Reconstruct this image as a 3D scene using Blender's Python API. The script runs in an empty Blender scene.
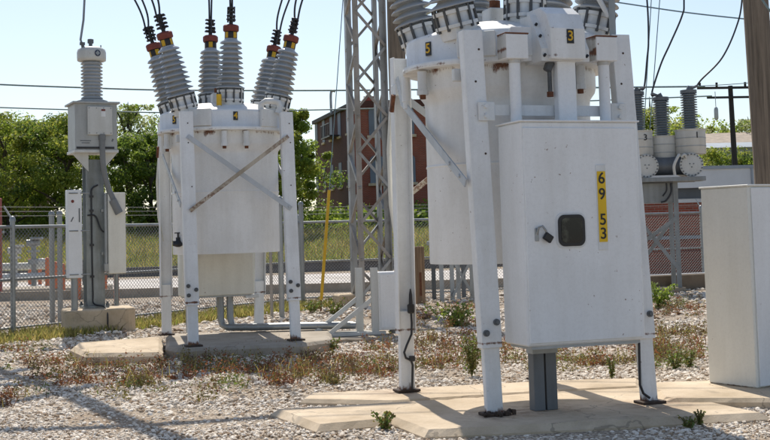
import bpy, math, random
import numpy as np
from mathutils import Vector, Matrix, Euler
random.seed(7); rng = np.random.default_rng(7)
S = bpy.context.scene; C = S.collection
PI = math.pi; R = math.radians

# ------------------------------------------------------------------ camera numbers (used to survey positions)
FPX, CX, CY, EYE = 1200.0, 385.0, 150.0, 1.6
PITCH = math.atan(81/1200.0); ROLL = R(1.6)
_F = Vector((0, math.cos(PITCH), math.sin(PITCH))); _R0 = Vector((1, 0, 0)); _U0 = _R0.cross(_F)
_R = _R0*math.cos(ROLL) - _U0*math.sin(ROLL); _U = _U0*math.cos(ROLL) + _R0*math.sin(ROLL)
def ray(u, v): return _F + _R*((u-CX)/FPX) + _U*((CY-v)/FPX)
def at(u, v, Y):
    d = ray(u, v); return Vector((0, 0, EYE)) + d*(Y/d.y)
def gnd(u, v, z=0.0):
    d = ray(u, v); return Vector((0, 0, EYE)) + d*((z-EYE)/d.z)

# ------------------------------------------------------------------ mesh building
class MB:
    def __init__(s): s.v = []; s.f = []; s.sm = []; s.mi = []; s.cur = 0
    def add(s, vs, fs, smooth=False):
        o = len(s.v); s.v += [tuple(p) for p in vs]
        for f in fs: s.f.append(tuple(i+o for i in f)); s.sm.append(smooth); s.mi.append(s.cur)
    def box(s, c, size, rot=None, bev=0.0):
        x, y, z = size[0]/2, size[1]/2, size[2]/2
        M = (rot.to_matrix() if isinstance(rot, Euler) else rot) if rot is not None else None
        if bev <= 0:
            vs = [Vector((a*x, b*y, d*z)) for d in (-1, 1) for a, b in ((-1,-1),(1,-1),(1,1),(-1,1))]
            fs = [(3,2,1,0),(4,5,6,7),(0,1,5,4),(1,2,6,5),(2,3,7,6),(3,0,4,7)]
        else:
            b_ = min(bev, x*.49, y*.49, z*.49); vs = []; idx = {}
            for sx in (-1,1):
                for sy in (-1,1):
                    for sz in (-1,1):
                        for k in range(3):
                            p = [sx*x, sy*y, sz*z]
                            for q in range(3):
                                if q != k: p[q] -= (sx,sy,sz)[q]*b_
                            idx[(sx,sy,sz,k)] = len(vs); vs.append(Vector(p))
            fs = []
            for k in range(3):
                a, b = (k+1)%3, (k+2)%3
                for s0 in (-1,1):
                    q = []
                    for (p1,p2) in ((-1,-1),(1,-1),(1,1),(-1,1)):
                        t = [0,0,0]; t[k]=s0; t[a]=p1; t[b]=p2; q.append(idx[(t[0],t[1],t[2],k)])
                    fs.append(tuple(q if s0 > 0 else q[::-1]))
            for k in range(3):   # edges along axis k
                a, b = (k+1)%3, (k+2)%3
                for p1 in (-1,1):
                    for p2 in (-1,1):
                        q = []
                        for (sk, ax) in ((-1,a),(1,a),(1,b),(-1,b)):
                            t=[0,0,0]; t[k]=sk; t[a]=p1; t[b]=p2; q.append(idx[(t[0],t[1],t[2],ax)])
                        fs.append(tuple(q if p1*p2 < 0 else q[::-1]))
            for sx in (-1,1):
                for sy in (-1,1):
                    for sz in (-1,1):
                        q=[idx[(sx,sy,sz,k)] for k in range(3)]
                        fs.append(tuple(q if sx*sy*sz > 0 else q[::-1]))
        c = Vector(c)
        s.add([(M @ p if M else p)+c for p in vs], fs)
        return s
    def rod(s, a, b, r, r2=None, n=10, cap=True, smooth=True):
        a, b = Vector(a), Vector(b); r2 = r if r2 is None else r2
        d = (b-a); 
        if d.length < 1e-6: return s
        d.normalize(); u = d.orthogonal().normalized(); w = d.cross(u); vs = []
        for p, q in ((a, r), (b, r2)):
            for k in range(n):
                t = 2*PI*(k+.5)/n; vs.append(p + (u*math.cos(t)+w*math.sin(t))*q)
        s.add(vs, [(k, (k+1)%n, n+(k+1)%n, n+k) for k in range(n)], smooth)
        if cap: s.add(vs, [tuple(range(n))[::-1], tuple(range(n, 2*n))])
        return s
    def bar(s, a, b, w, t, up=(0,0,1)):
        """flat bar from a to b: width w across 'up' plane, thickness t along the normal"""
        a, b = Vector(a), Vector(b); d = (b-a); L = d.length; d.normalize()
        n = Vector(up) ; n = (n - d*n.dot(d)).normalized(); m = d.cross(n)
        M = Matrix((d, m, n)).transposed(); s.box((a+b)/2, (L, w, t), M); return s
    def angle(s, a, b, w, t, n1):
        """L section steel from a to b, one leg facing n1"""
        a, b = Vector(a), Vector(b); d = (b-a); L = d.length; d.normalize()
        n = Vector(n1); n = (n - d*n.dot(d)).normalized(); m = d.cross(n)
        M = Matrix((d, m, n)).transposed()
        s.box((a+b)/2, (L, w, t), M); s.box((a+b)/2 + m*(w/2-t/2) - n*(w/2), (L, t, w-t-.004), M); return s
    def tube(s, pts, r, n=8, smooth=True):
        pts = [Vector(p) for p in pts]; vs = []; u = None
        for i, p in enumerate(pts):
            d = (pts[min(i+1, len(pts)-1)] - pts[max(i-1, 0)]).normalized()
            u = d.orthogonal().normalized() if u is None else (u - d*u.dot(d)).normalized()
            w = d.cross(u); rr = r[i] if isinstance(r, (list, tuple)) else r
            for k in range(n):
                t = 2*PI*k/n; vs.append(p + (u*math.cos(t)+w*math.sin(t))*rr)
        fs = [(i*n+k, i*n+(k+1)%n, (i+1)*n+(k+1)%n, (i+1)*n+k) for i in range(len(pts)-1) for k in range(n)]
        s.add(vs, fs, smooth); s.add(vs[:n], [tuple(range(n))[::-1]]); s.add(vs[-n:], [tuple(range(n))]); return s
    def lathe(s, prof, n=32, M=None, smooth=True):
        """profile of (r, z); repeated points give sharp edges"""
        vs = []
        for r, z in prof:
            for k in range(n):
                t = 2*PI*k/n; vs.append(Vector((r*math.cos(t), r*math.sin(t), z)))
        fs = []
        for i in range(len(prof)-1):
            if prof[i] == prof[i+1]: continue
            for k in range(n): fs.append((i*n+k, i*n+(k+1)%n, (i+1)*n+(k+1)%n, (i+1)*n+k))
        if M is not None: vs = [M @ p for p in vs]
        s.add(vs, fs, smooth)
        if prof[0][0] > 1e-4: s.add(vs[:n], [tuple(range(n))[::-1]])
        if prof[-1][0] > 1e-4: s.add(vs[-n:], [tuple(range(n))])
        return s
    def prism(s, poly, z0, z1, M=None):
        n = len(poly); vs = [Vector((x, y, z0)) for x, y in poly]+[Vector((x, y, z1)) for x, y in poly]
        if M is not None: vs = [M @ p for p in vs]
        ar = sum(poly[i][0]*poly[(i+1)%n][1]-poly[(i+1)%n][0]*poly[i][1] for i in range(n))
        fs = [tuple(range(n))[::-1], tuple(range(n, 2*n))]+[(i, (i+1)%n, n+(i+1)%n, n+i) for i in range(n)]
        if ar < 0: fs = [f[::-1] for f in fs]
        s.add(vs, fs); return s
    def build(s, name, mat, parent=None, bevel=0.0):
        me = bpy.data.meshes.new(name); me.from_pydata(s.v, [], s.f); me.update()
        me.polygons.foreach_set('use_smooth', s.sm)
        [me.materials.append(x) for x in (mat if isinstance(mat, list) else [mat])]; me.polygons.foreach_set('material_index', s.mi); o = bpy.data.objects.new(name, me); C.objects.link(o)
        if parent: o.parent = parent
        if bevel:
            m = o.modifiers.new('bevel', 'BEVEL'); m.width = bevel; m.segments = 2; m.limit_method = 'ANGLE'; m.angle_limit = R(40)
        return o

def npmesh(name, verts, quads, mat, parent=None, mats=None, midx=None, smooth=False):
    """fast mesh from numpy arrays; quads (n,k)"""
    me = bpy.data.meshes.new(name); k = quads.shape[1]
    me.vertices.add(len(verts)); me.vertices.foreach_set('co', verts.astype(np.float32).ravel())
    me.loops.add(quads.size); me.loops.foreach_set('vertex_index', quads.astype(np.int32).ravel())
    me.polygons.add(len(quads)); me.polygons.foreach_set('loop_start', np.arange(0, quads.size, k, dtype=np.int32))
    me.polygons.foreach_set('loop_total', np.full(len(quads), k, dtype=np.int32))
    for m in (mats or [mat]): me.materials.append(m)
    if midx is not None: me.polygons.foreach_set('material_index', midx.astype(np.int32))
    me.polygons.foreach_set('use_smooth', np.full(len(quads), smooth))
    me.update(calc_edges=True)
    o = bpy.data.objects.new(name, me); C.objects.link(o)
    if parent: o.parent = parent
    return o

def tag(o, label=None, cat=None, group=None, kind=None):
    if label: o['label'] = label
    if cat: o['category'] = cat
    if group: o['group'] = group
    if kind: o['kind'] = kind
    return o
def thing(name, label, cat, loc=(0,0,0), rotz=0.0, group=None):
    o = bpy.data.objects.new(name, None); C.objects.link(o); o.empty_display_size = .2
    o.location = loc; o.rotation_euler = (0, 0, rotz); return tag(o, label, cat, group)
def dup(root, loc, rotz=None, label=None):
    r = root.copy(); C.objects.link(r); r.location = loc
    if rotz is not None: r.rotation_euler = (0, 0, rotz)
    if label: r['label'] = label
    for ch in list(root.children):
        c = ch.copy(); C.objects.link(c); c.parent = r
        for g_ in list(ch.children):
            d = g_.copy(); C.objects.link(d); d.parent = c
    return r
def text(txt, name, size, M, mat, parent, ext=.0015, bold=0.012):
    cu = bpy.data.curves.new(name, 'FONT'); cu.body = txt; cu.size = size; cu.extrude = ext; cu.align_x = 'CENTER'; cu.align_y = 'CENTER'; cu.offset = bold*size
    t = bpy.data.objects.new(name, cu); C.objects.link(t)
    dg = bpy.context.evaluated_depsgraph_get(); me = bpy.data.meshes.new_from_object(t.evaluated_get(dg))
    bpy.data.objects.remove(t); bpy.data.curves.remove(cu)
    me.transform(M); me.materials.clear(); me.materials.append(mat); me.name = name
    o = bpy.data.objects.new(name, me); C.objects.link(o); o.parent = parent; return o

# ------------------------------------------------------------------ materials
def newmat(name):
    m = bpy.data.materials.new(name); m.use_nodes = True; nt = m.node_tree
    b = nt.nodes['Principled BSDF']; return m, nt, b
def N(nt, t, **kw):
    n = nt.nodes.new(t)
    for k, v in kw.items(): setattr(n, k, v)
    return n
def mixc(nt, fac, a, b, mode='MIX'):
    n = N(nt, 'ShaderNodeMix', data_type='RGBA', blend_type=mode)
    for s, val in ((n.inputs['Factor'], fac), (n.inputs['A'], a), (n.inputs['B'], b)):
        if hasattr(val, 'is_linked') or isinstance(val, bpy.types.NodeSocket): nt.links.new(val, s)
        elif isinstance(val, (int, float)): s.default_value = val
        else: s.default_value = (*val, 1) if len(val) == 3 else val
    return n.outputs['Result']
def mth(nt, op, a, b=None, clamp=False):
    n = N(nt, 'ShaderNodeMath', operation=op); n.use_clamp = clamp
    for i, val in enumerate((a, b)):
        if val is None: continue
        if isinstance(val, bpy.types.NodeSocket): nt.links.new(val, n.inputs[i])
        else: n.inputs[i].default_value = val
    return n.outputs[0]
def rampf(nt, fac, lo, hi):
    n = N(nt, 'ShaderNodeMapRange'); nt.links.new(fac, n.inputs[0]); n.inputs[1].default_value = lo; n.inputs[2].default_value = hi
    return n.outputs[0]
def noise(nt, vec, scale, detail=4, rough=.6, scl=None):
    if scl:
        mp = N(nt, 'ShaderNodeMapping'); nt.links.new(vec, mp.inputs[0]); mp.inputs['Scale'].default_value = scl; vec = mp.outputs[0]
    n = N(nt, 'ShaderNodeTexNoise'); nt.links.new(vec, n.inputs['Vector']); n.inputs['Scale'].default_value = scale
    n.inputs['Detail'].default_value = detail; n.inputs['Roughness'].default_value = rough
    return n.outputs['Fac']
def bumpn(nt, h, strength, dist, b):
    n = N(nt, 'ShaderNodeBump'); nt.links.new(h, n.inputs['Height']); n.inputs['Strength'].default_value = strength; n.inputs['Distance'].default_value = dist
    nt.links.new(n.outputs[0], b.inputs['Normal'])
def objco(nt): return N(nt, 'ShaderNodeTexCoord').outputs['Object']

def paint(name, col, rough=.45, dirt=.25, bands=(), speck=.5, metal=0.0):
    """weathered painted metal; bands = [(z, half height, strength)] of rust in object space"""
    m, nt, b = newmat(name); co = objco(nt)
    big = noise(nt, co, 1.6, 5, .65); drip = noise(nt, co, 7, 4, .6, (1, 1, .12)); fine = noise(nt, co, 40, 3, .7)
    dk = tuple(c*.62*t for c, t in zip(col, (1.0, .96, .88)))
    f1 = mth(nt, 'MULTIPLY', rampf(nt, mth(nt, 'ADD', mth(nt, 'MULTIPLY', big, .5), mth(nt, 'MULTIPLY', drip, .5)), .42, .72), dirt*2)
    c1 = mixc(nt, f1, col, dk)
    c1 = mixc(nt, mth(nt, 'MULTIPLY', rampf(nt, fine, .45, .75), .14), c1, tuple(c*.5 for c in col))
    rustc = mixc(nt, rampf(nt, noise(nt, co, 30, 4, .7), .35, .7), (.20, .075, .03), (.07, .028, .016))
    sp = rampf(nt, noise(nt, co, 26, 3, .55), .715-.02*speck, .735-.02*speck) if speck else None
    out = mixc(nt, mth(nt, 'MULTIPLY', mth(nt, 'MULTIPLY', sp, rampf(nt, noise(nt, co, 1.1, 2, .5), .46, .60)), .75), c1, rustc) if speck else c1
    if bands:
        z = N(nt, 'ShaderNodeSeparateXYZ'); nt.links.new(co, z.inputs[0])
        n1 = noise(nt, co, 6, 6, .75, (1, 1, .45))
        for (zz, hh, st) in bands:
            dist = mth(nt, 'DIVIDE', mth(nt, 'ABSOLUTE', mth(nt, 'SUBTRACT', z.outputs[2], zz)), hh)
            k = mth(nt, 'SUBTRACT', n1, mth(nt, 'ADD', mth(nt, 'MULTIPLY', dist, .35), .62-.25*st))
            fac = mth(nt, 'MULTIPLY', mth(nt, 'MULTIPLY', k, 8, True), mth(nt, 'LESS_THAN', dist, 1.4))
            out = mixc(nt, fac, out, rustc)
    nt.links.new(out, b.inputs['Base Color'])
    b.inputs['Metallic'].default_value = metal
    nt.links.new(mth(nt, 'ADD', mth(nt, 'MULTIPLY', big, .25), rough-.1), b.inputs['Roughness'])
    bumpn(nt, mth(nt, 'ADD', mth(nt, 'MULTIPLY', big, 1.0), mth(nt, 'MULTIPLY', fine, .08)), .25, .01, b)
    return m
def simple(name, col, rough=.6, metal=0.0, var=.3, scale=8):
    m, nt, b = newmat(name); co = objco(nt); n = noise(nt, co, scale, 5, .65)
    c = mixc(nt, rampf(nt, n, .3, .7), tuple(x*(1-var) for x in col), tuple(min(1, x*(1+var*.6)) for x in col))
    nt.links.new(c, b.inputs['Base Color']); b.inputs['Roughness'].default_value = rough; b.inputs['Metallic'].default_value = metal
    bumpn(nt, n, .15, .01, b); return m

M = {}
M['paint'] = paint('breaker_paint', (.82, .835, .84), bands=[(2.80, .12, .62), (2.1, .03, -.2)], dirt=.24, speck=.25)
M['lid'] = paint('lid_paint', (.82, .84, .85), bands=[(2.83, .05, .5)], dirt=.3, speck=.6)
M['leg'] = paint('leg_paint', (.81, .83, .845), bands=[(0.0, .10, 1.25), (.56, .035, .95)], dirt=.3, speck=.55)
M['cab'] = paint('cabinet_paint', (.82, .84, .855), dirt=.18, speck=.2)
M['cab_sunward'] = paint('sunward_cabinet_paint', (.78, .78, .73), bands=[(0.0, .03, .9)], dirt=.16, speck=.15)  # warm light on the sunward side is put into this tone
M['mech'] = paint('rear_cabinet_paint', (.74, .73, .66), dirt=.22, speck=.3)
M['grey_paint'] = paint('grey_equipment_paint', (.42, .44, .44), dirt=.3, speck=.4)
M['conduit_grey'] = paint('conduit_grey_paint', (.20, .21, .215), dirt=.3, speck=.2)
M['pale_paint'] = paint('pale_equipment_paint', (.60, .61, .59), dirt=.25, speck=.4)
M['strap'] = paint('strap_paint', (.50, .54, .58), dirt=.35, speck=.9, bands=[])
M['strap_rust'] = paint('rusty_strap_paint', (.50, .44, .36), dirt=.9, speck=11.0)
M['foot_rust'] = simple('dark_rust', (.065, .042, .03), .85, 0, .5, 20)
M['boltdark'] = simple('dark_bolt_steel', (.085, .09, .095), .45, .2, .4, 20)
M['rusty_paint'] = paint('rusty_box_paint', (.60, .60, .58), dirt=.6, speck=1.0, bands=[(3.03, .07, 1.3), (2.88, .05, 1.1)])
M['mesh'] = simple('dull_chain_link_wire', (.24, .245, .245), .6, .2, .2)
M['rust'] = simple('rust', (.16, .06, .028), .85, 0, .5, 20)
M['galv'] = paint('galvanized_steel', (.36, .38, .39), rough=.42, dirt=.5, speck=.3, metal=.55)
M['galv_dark'] = paint('dark_galvanized_steel', (.16, .175, .19), rough=.5, dirt=.5, speck=.3, metal=.3)
M['stand'] = paint('stand_steel', (.27, .29, .30), rough=.5, dirt=.5, speck=.3, metal=.3)
M['post_steel'] = paint('mottled_post_steel', (.30, .33, .34), rough=.5, dirt=.8, speck=.5, metal=.4)
M['tower'] = paint('tower_steel', (.42, .43, .43), rough=.5, dirt=.6, speck=2.2, metal=.35)
M['tower_rust'] = paint('rusty_tower_steel', (.42, .395, .365), rough=.6, dirt=.7, speck=3.0, metal=.2)
M['porcelain'] = simple('grey_porcelain', (.40, .43, .46), .22, 0, .14, 3)
M['porcelain_dark'] = simple('blue_grey_porcelain', (.16, .19, .22), .25, 0, .2, 3)
M['black'] = simple('black_rubber', (.018, .018, .02), .5, 0, .3)
M['blackpaint'] = simple('black_paint', (.012, .012, .014), .4, 0, .3)
M['cable'] = simple('black_cable', (.022, .024, .03), .45, 0, .3)
M['wire'] = simple('aluminium_wire', (.17, .25, .27), .5, .0, .3)
M['red'] = simple('red_oxide_cap', (.20, .042, .03), .6, 0, .35)
M['yellow'] = simple('yellow_enamel', (.72, .43, .015), .5, 0, .15)
M['yellow_plate'] = simple('yellow_plate', (.78, .50, .008), .5, 0, .1)
M['orange'] = simple('orange_post_paint', (.66, .19, .075), .6, 0, .2)
M['redpost'] = simple('red_post_paint', (.28, .05, .04), .6, 0, .3)
M['white'] = simple('white_paint', (.72, .74, .75), .5, 0, .1)
M['navy'] = simple('navy_enamel', (.015, .025, .07), .4, 0, .1)
M['window_dark'] = simple('dark_window_board', (.10, .12, .15), .35, 0, .3, .6)
M['board'] = simple('blue_grey_window_board', (.16, .19, .24), .6, 0, .25, .5)
M['dark'] = simple('dark_opening', (.02, .022, .025), .5, 0, .3)

def mk_glass():
    m, nt, b = newmat('viewing_window_glass'); co = objco(nt); n = noise(nt, co, 9, 3, .5)
    nt.links.new(mixc(nt, rampf(nt, n, .52, .66), (.008, .010, .012), (.07, .075, .06)), b.inputs['Base Color'])  # paler blotches in the colour stand for reflections on the dark glass
    b.inputs['Roughness'].default_value = .08; return m
M['glass'] = mk_glass()

def mk_concrete(name, col, sc=1.0, stains=()):
    m, nt, b = newmat(name); co = objco(nt)
    a = noise(nt, co, 1.3*sc, 6, .7); f = noise(nt, co, 70*sc, 3, .7)
    c = mixc(nt, rampf(nt, a, .35, .7), tuple(x*1.08 for x in col), (col[0]*.66, col[1]*.62, col[2]*.55))
    c = mixc(nt, mth(nt, 'MULTIPLY', rampf(nt, f, .5, .8), .35), c, tuple(x*.5 for x in col))
    vo = N(nt, 'ShaderNodeTexVoronoi', feature='DISTANCE_TO_EDGE'); wv = N(nt, 'ShaderNodeVectorMath', operation='ADD'); nt.links.new(co, wv.inputs[0]); nz = N(nt, 'ShaderNodeTexNoise'); nt.links.new(co, nz.inputs[0]); nz.inputs['Scale'].default_value = 2.5; nz.inputs['Detail'].default_value = 5
    sv = N(nt, 'ShaderNodeVectorMath', operation='SCALE'); nt.links.new(nz.outputs['Color'], sv.inputs[0]); sv.inputs['Scale'].default_value = .5; nt.links.new(sv.outputs[0], wv.inputs[1]); nt.links.new(wv.outputs[0], vo.inputs['Vector']); vo.inputs['Scale'].default_value = .75*sc
    c = mixc(nt, mth(nt, 'MULTIPLY', mth(nt, 'LESS_THAN', vo.outputs['Distance'], .005), .4), c, (.09, .075, .06))
    for (fx, fy) in stains:
        dv = N(nt, 'ShaderNodeVectorMath', operation='DISTANCE'); nt.links.new(co, dv.inputs[0]); dv.inputs[1].default_value = (fx, fy, .14)
        kf = mth(nt, 'MULTIPLY', mth(nt, 'SUBTRACT', 1.0, rampf(nt, dv.outputs['Value'], .08, .40)), rampf(nt, noise(nt, co, 9, 5, .7), .40, .62)); c = mixc(nt, mth(nt, 'MULTIPLY', kf, .75), c, (.16, .075, .04))
    st = rampf(nt, noise(nt, co, 3.2*sc, 4, .6), .60, .74)
    c = mixc(nt, mth(nt, 'MULTIPLY', st, .4), c, (.10, .085, .065))
    nt.links.new(c, b.inputs['Base Color']); b.inputs['Roughness'].default_value = .9
    bumpn(nt, mth(nt, 'ADD', mth(nt, 'MULTIPLY', f, .5), a), .4, .012, b); return m
M['concrete'] = mk_concrete('weathered_concrete', (.62, .51, .375), 1.0, [(.82, 9.5), (2.13, 9.85), (.08, 11.1), (1.2, 9.75), (-2.63, 16.1), (-1.25, 16.6), (-3.5, 18.1)])
M['concrete_grey'] = mk_concrete('grey_concrete', (.40, .35, .285))
M['brown_conc'] = mk_concrete('shaded_brown_concrete', (.20, .155, .11))  # brown concrete with the retaining wall's shadow put into the colour
M['kerb'] = mk_concrete('shaded_kerb_concrete', (.15, .145, .15))  # the kerb's shadowed face is painted in as a darker tone
M['road'] = mk_concrete('pale_road', (.60, .57, .54), .3)

def mk_ground():
    m, nt, b = newmat('gravel_and_grass_ground'); co = objco(nt)
    sep = N(nt, 'ShaderNodeSeparateXYZ'); nt.links.new(co, sep.inputs[0])
    v = N(nt, 'ShaderNodeTexVoronoi'); nt.links.new(co, v.inputs['Vector']); v.inputs['Scale'].default_value = 34
    vc = N(nt, 'ShaderNodeSeparateColor'); nt.links.new(v.outputs['Color'], vc.inputs[0])
    g1 = mixc(nt, vc.outputs[0], (.40, .31, .215), (.74, .64, .51))
    g1 = mixc(nt, rampf(nt, v.outputs['Distance'], .35, .62), g1, (.26, .21, .16))
    a = noise(nt, co, .55, 5, .65)
    g1 = mixc(nt, mth(nt, 'MULTIPLY', rampf(nt, a, .47, .62), .75), g1, (.29, .205, .13))
    far = noise(nt, co, 2.2, 6, .75)
    gr = mixc(nt, rampf(nt, far, .35, .65), (.26, .26, .06), (.44, .37, .14))
    edge = mth(nt, 'ADD', sep.outputs[1], mth(nt, 'MULTIPLY', far, 3.0))
    out = mixc(nt, rampf(nt, edge, 50.5, 52.0), g1, gr)
    nt.links.new(out, b.inputs['Base Color']); b.inputs['Roughness'].default_value = .95
    bumpn(nt, mth(nt, 'SUBTRACT', 1.0, v.outputs['Distance']), .9, .03, b); return m
M['ground'] = mk_ground()

def mk_stone():
    m, nt, b = newmat('crushed_limestone'); g_ = N(nt, 'ShaderNodeNewGeometry'); r = g_.outputs['Random Per Island']
    c = mixc(nt, r, (.54, .45, .345), (.95, .87, .755)); r2 = mth(nt, 'FRACT', mth(nt, 'MULTIPLY', r, 17.3))
    c = mixc(nt, mth(nt, 'GREATER_THAN', r2, .83), c, (.36, .255, .165))
    n = noise(nt, objco(nt), 50, 3, .6); c = mixc(nt, mth(nt, 'MULTIPLY', rampf(nt, n, .4, .7), .3), c, (.25, .22, .19))
    nt.links.new(c, b.inputs['Base Color']); b.inputs['Roughness'].default_value = .9; return m
M['stone'] = mk_stone()

def mk_leaf(name, a, b_, trans=.35):
    m, nt, b = newmat(name); g_ = N(nt, 'ShaderNodeNewGeometry'); r = g_.outputs['Random Per Island']
    c = mixc(nt, r, a, b_); nt.links.new(c, b.inputs['Base Color']); b.inputs['Roughness'].default_value = .55
    t = N(nt, 'ShaderNodeBsdfTranslucent'); nt.links.new(mixc(nt, .5, c, tuple(min(1, x*1.6) for x in b_)), t.inputs[0])
    mx = N(nt, 'ShaderNodeMixShader'); mx.inputs[0].default_value = trans
    nt.links.new(b.outputs[0], mx.inputs[1]); nt.links.new(t.outputs[0], mx.inputs[2])
    nt.links.new(mx.outputs[0], nt.nodes['Material Output'].inputs[0]); return m
M['leaf'] = mk_leaf('tree_leaf', (.07, .13, .02), (.30, .38, .055), .55)
M['leaf_y'] = mk_leaf('yellowing_leaf', (.12, .19, .03), (.38, .39, .065), .5)
M['leaf_d'] = mk_leaf('dark_leaf', (.04, .08, .018), (.14, .21, .035), .5)
M['leaf_p'] = mk_leaf('pale_leaf', (.20, .24, .10), (.42, .44, .20), .5)
M['weed_r'] = mk_leaf('red_brown_weed', (.16, .05, .022), (.30, .125, .05), .3)
M['weed_b'] = mk_leaf('brown_weed', (.09, .045, .025), (.16, .09, .05), .25)
M['weed_o'] = mk_leaf('olive_weed', (.10, .10, .025), (.22, .18, .05), .3)
M['weed_g'] = mk_leaf('green_weed', (.07, .125, .025), (.16, .22, .045), .4)
M['drygrass'] = mk_leaf('dry_grass', (.24, .24, .05), (.46, .38, .13), .4)
M['bank_green'] = mk_leaf('bank_grass', (.13, .18, .03), (.27, .31, .06), .4)
M['bark'] = simple('bark', (.075, .06, .045), .9, 0, .4, 5)

def mk_wood(name, col):
    m, nt, b = newmat(name); co = objco(nt); n = noise(nt, co, 9, 6, .7, (3, 3, .10)); k = noise(nt, co, 2.0, 3, .5)
    c = mixc(nt, rampf(nt, n, .32, .68), tuple(x*.42 for x in col), tuple(x*1.25 for x in col))
    c = mixc(nt, mth(nt, 'MULTIPLY', rampf(nt, k, .5, .7), .4), c, tuple(x*.55 for x in col))
    nt.links.new(c, b.inputs['Base Color']); b.inputs['Roughness'].default_value = .9; bumpn(nt, n, .8, .02, b); return m
M['wood'] = mk_wood('weathered_pole_wood', (.235, .19, .145))
M['wood_brown'] = mk_wood('brown_post_wood', (.30, .20, .12))
M['wood_dark'] = mk_wood('dark_pole_wood', (.035, .033, .033))

def mk_brick(name, c1, c2, mortar, sx=1.0):
    m, nt, b = newmat(name); co = objco(nt); sep = N(nt, 'ShaderNodeSeparateXYZ'); nt.links.new(co, sep.inputs[0])
    cb = N(nt, 'ShaderNodeCombineXYZ'); nt.links.new(mth(nt, 'ADD', sep.outputs[0], sep.outputs[1]), cb.inputs[0]); nt.links.new(sep.outputs[2], cb.inputs[1])
    br = N(nt, 'ShaderNodeTexBrick'); nt.links.new(cb.outputs[0], br.inputs[0]); br.inputs['Scale'].default_value = 1.0/sx
    br.inputs['Brick Width'].default_value = .24; br.inputs['Row Height'].default_value = .08; br.inputs['Mortar Size'].default_value = .008
    br.inputs['Color1'].default_value = (*c1, 1); br.inputs['Color2'].default_value = (*c2, 1); br.inputs['Mortar'].default_value = (*mortar, 1)
    n = noise(nt, co, .5, 6, .7); c = mixc(nt, mth(nt, 'MULTIPLY', rampf(nt, n, .4, .7), .5), br.outputs[0], tuple(x*.45 for x in c1))
    nt.links.new(c, b.inputs['Base Color']); b.inputs['Roughness'].default_value = .9; return m
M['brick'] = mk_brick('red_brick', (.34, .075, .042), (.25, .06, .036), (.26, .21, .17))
M['brick_dk'] = mk_brick('dark_and_shaded_brick', (.12, .034, .024), (.085, .028, .021), (.09, .06, .05))
M['roof'] = simple('roof_cladding', (.62, .64, .65), .6, 0, .12, 1)
M['roof_grey'] = simple('grey_roof_cladding', (.30, .34, .38), .6, 0, .2, .6)
M['roof_tan'] = simple('tan_shingle_roof', (.40, .33, .26), .8, 0, .3, 2)
M['roof_dark'] = simple('dark_shingle_roof', (.06, .05, .05), .8, 0, .3, 2)

# ------------------------------------------------------------------ setting: ground, road, kerb
def smooth(a, b, x):
    t = np.clip((x-a)/(b-a), 0, 1); return t*t*(3-2*t)
def ground_z(x, y): return smooth(51, 84, y)*1.55*(1-smooth(12, 30, x)) + .075*(1-smooth(12.0, 15.5, y))
gx = np.concatenate([np.linspace(-900, -60, 12), np.linspace(-50, 50, 51), np.linspace(60, 900, 12)])
gy = np.concatenate([np.linspace(-60, 0, 5), np.linspace(4, 120, 88), np.linspace(140, 2500, 16)])
X, Y = np.meshgrid(gx, gy); Z = ground_z(X, Y) + np.where((Y < 40), .012*np.sin(X*1.3+Y*.7)*np.cos(Y*1.1-X*.4), 0)
nx = len(gx); idx = np.arange(X.size).reshape(X.shape)
q = np.stack([idx[:-1,:-1], idx[:-1,1:], idx[1:,1:], idx[1:,:-1]], -1).reshape(-1, 4)
tag(npmesh('ground', np.stack([X.ravel(), Y.ravel(), Z.ravel()], 1), q, M['ground'], smooth=True), kind='structure')
tag(MB().box((-5, 40.0, .035), (120, 11.0, .03)).build('road', M['road']), kind='structure')
tag(MB().box((-26, 50.0, .16), (90, .35, .46)).build('kerb', M['kerb']), kind='structure')
tag(MB().box((-8, 32.6, .10), (26, .22, .28)).build('kerb', M['concrete_grey']), kind='structure')

# ------------------------------------------------------------------ concrete pads
def pad(poly, z1, mat, ch=.05):
    pr_ = random.Random(len(poly)*7+int(poly[0][0]*100)); pp = []
    for i in range(len(poly)):
        a, b = Vector(poly[i]), Vector(poly[(i+1)%len(poly)]); k = max(1, int((b-a).length/.09))
        for q_ in range(k): pp.append(tuple(a.lerp(b, q_/k)+(Vector((pr_.gauss(0, .002), pr_.gauss(0, .002))) if q_ else Vector((0, 0)))))
    poly = pp
    mb = MB(); n = len(poly); c = Vector((sum(p[0] for p in poly)/n, sum(p[1] for p in poly)/n))
    ar = sum(poly[i][0]*poly[(i+1)%n][1]-poly[(i+1)%n][0]*poly[i][1] for i in range(n))
    if ar < 0: poly = poly[::-1]
    inner = []
    for i in range(n):
        a, b, d = Vector(poly[i-1]), Vector(poly[i]), Vector(poly[(i+1)%n])
        n1 = Vector((-(b-a).y, (b-a).x)).normalized(); n2 = Vector((-(d-b).y, (d-b).x)).normalized()
        k = (n1+n2); k = k/max(.35, k.dot(n1)); inner.append(b+k*(ch*pr_.uniform(.88, 1.08)+(ch*.8 if pr_.random() < .04 else 0)))
    rings = [[(p[0], p[1], -.15) for p in poly], [(p[0], p[1], z1-ch*.8) for p in poly], [(p.x, p.y, z1) for p in inner]]
    vs = rings[0]+rings[1]+rings[2]; fs = []
    for r_ in range(2):
        for i in range(n): fs.append((r_*n+i, r_*n+(i+1)%n, (r_+1)*n+(i+1)%n, (r_+1)*n+i))
    fs.append(tuple(range(2*n, 3*n))); mb.add(vs, fs)
    return tag(mb.build('concrete_pad', mat), kind='structure')
def pxpoly(l, z): return [tuple(gnd(u, v, z)[:2]) for u, v in l]
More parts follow.
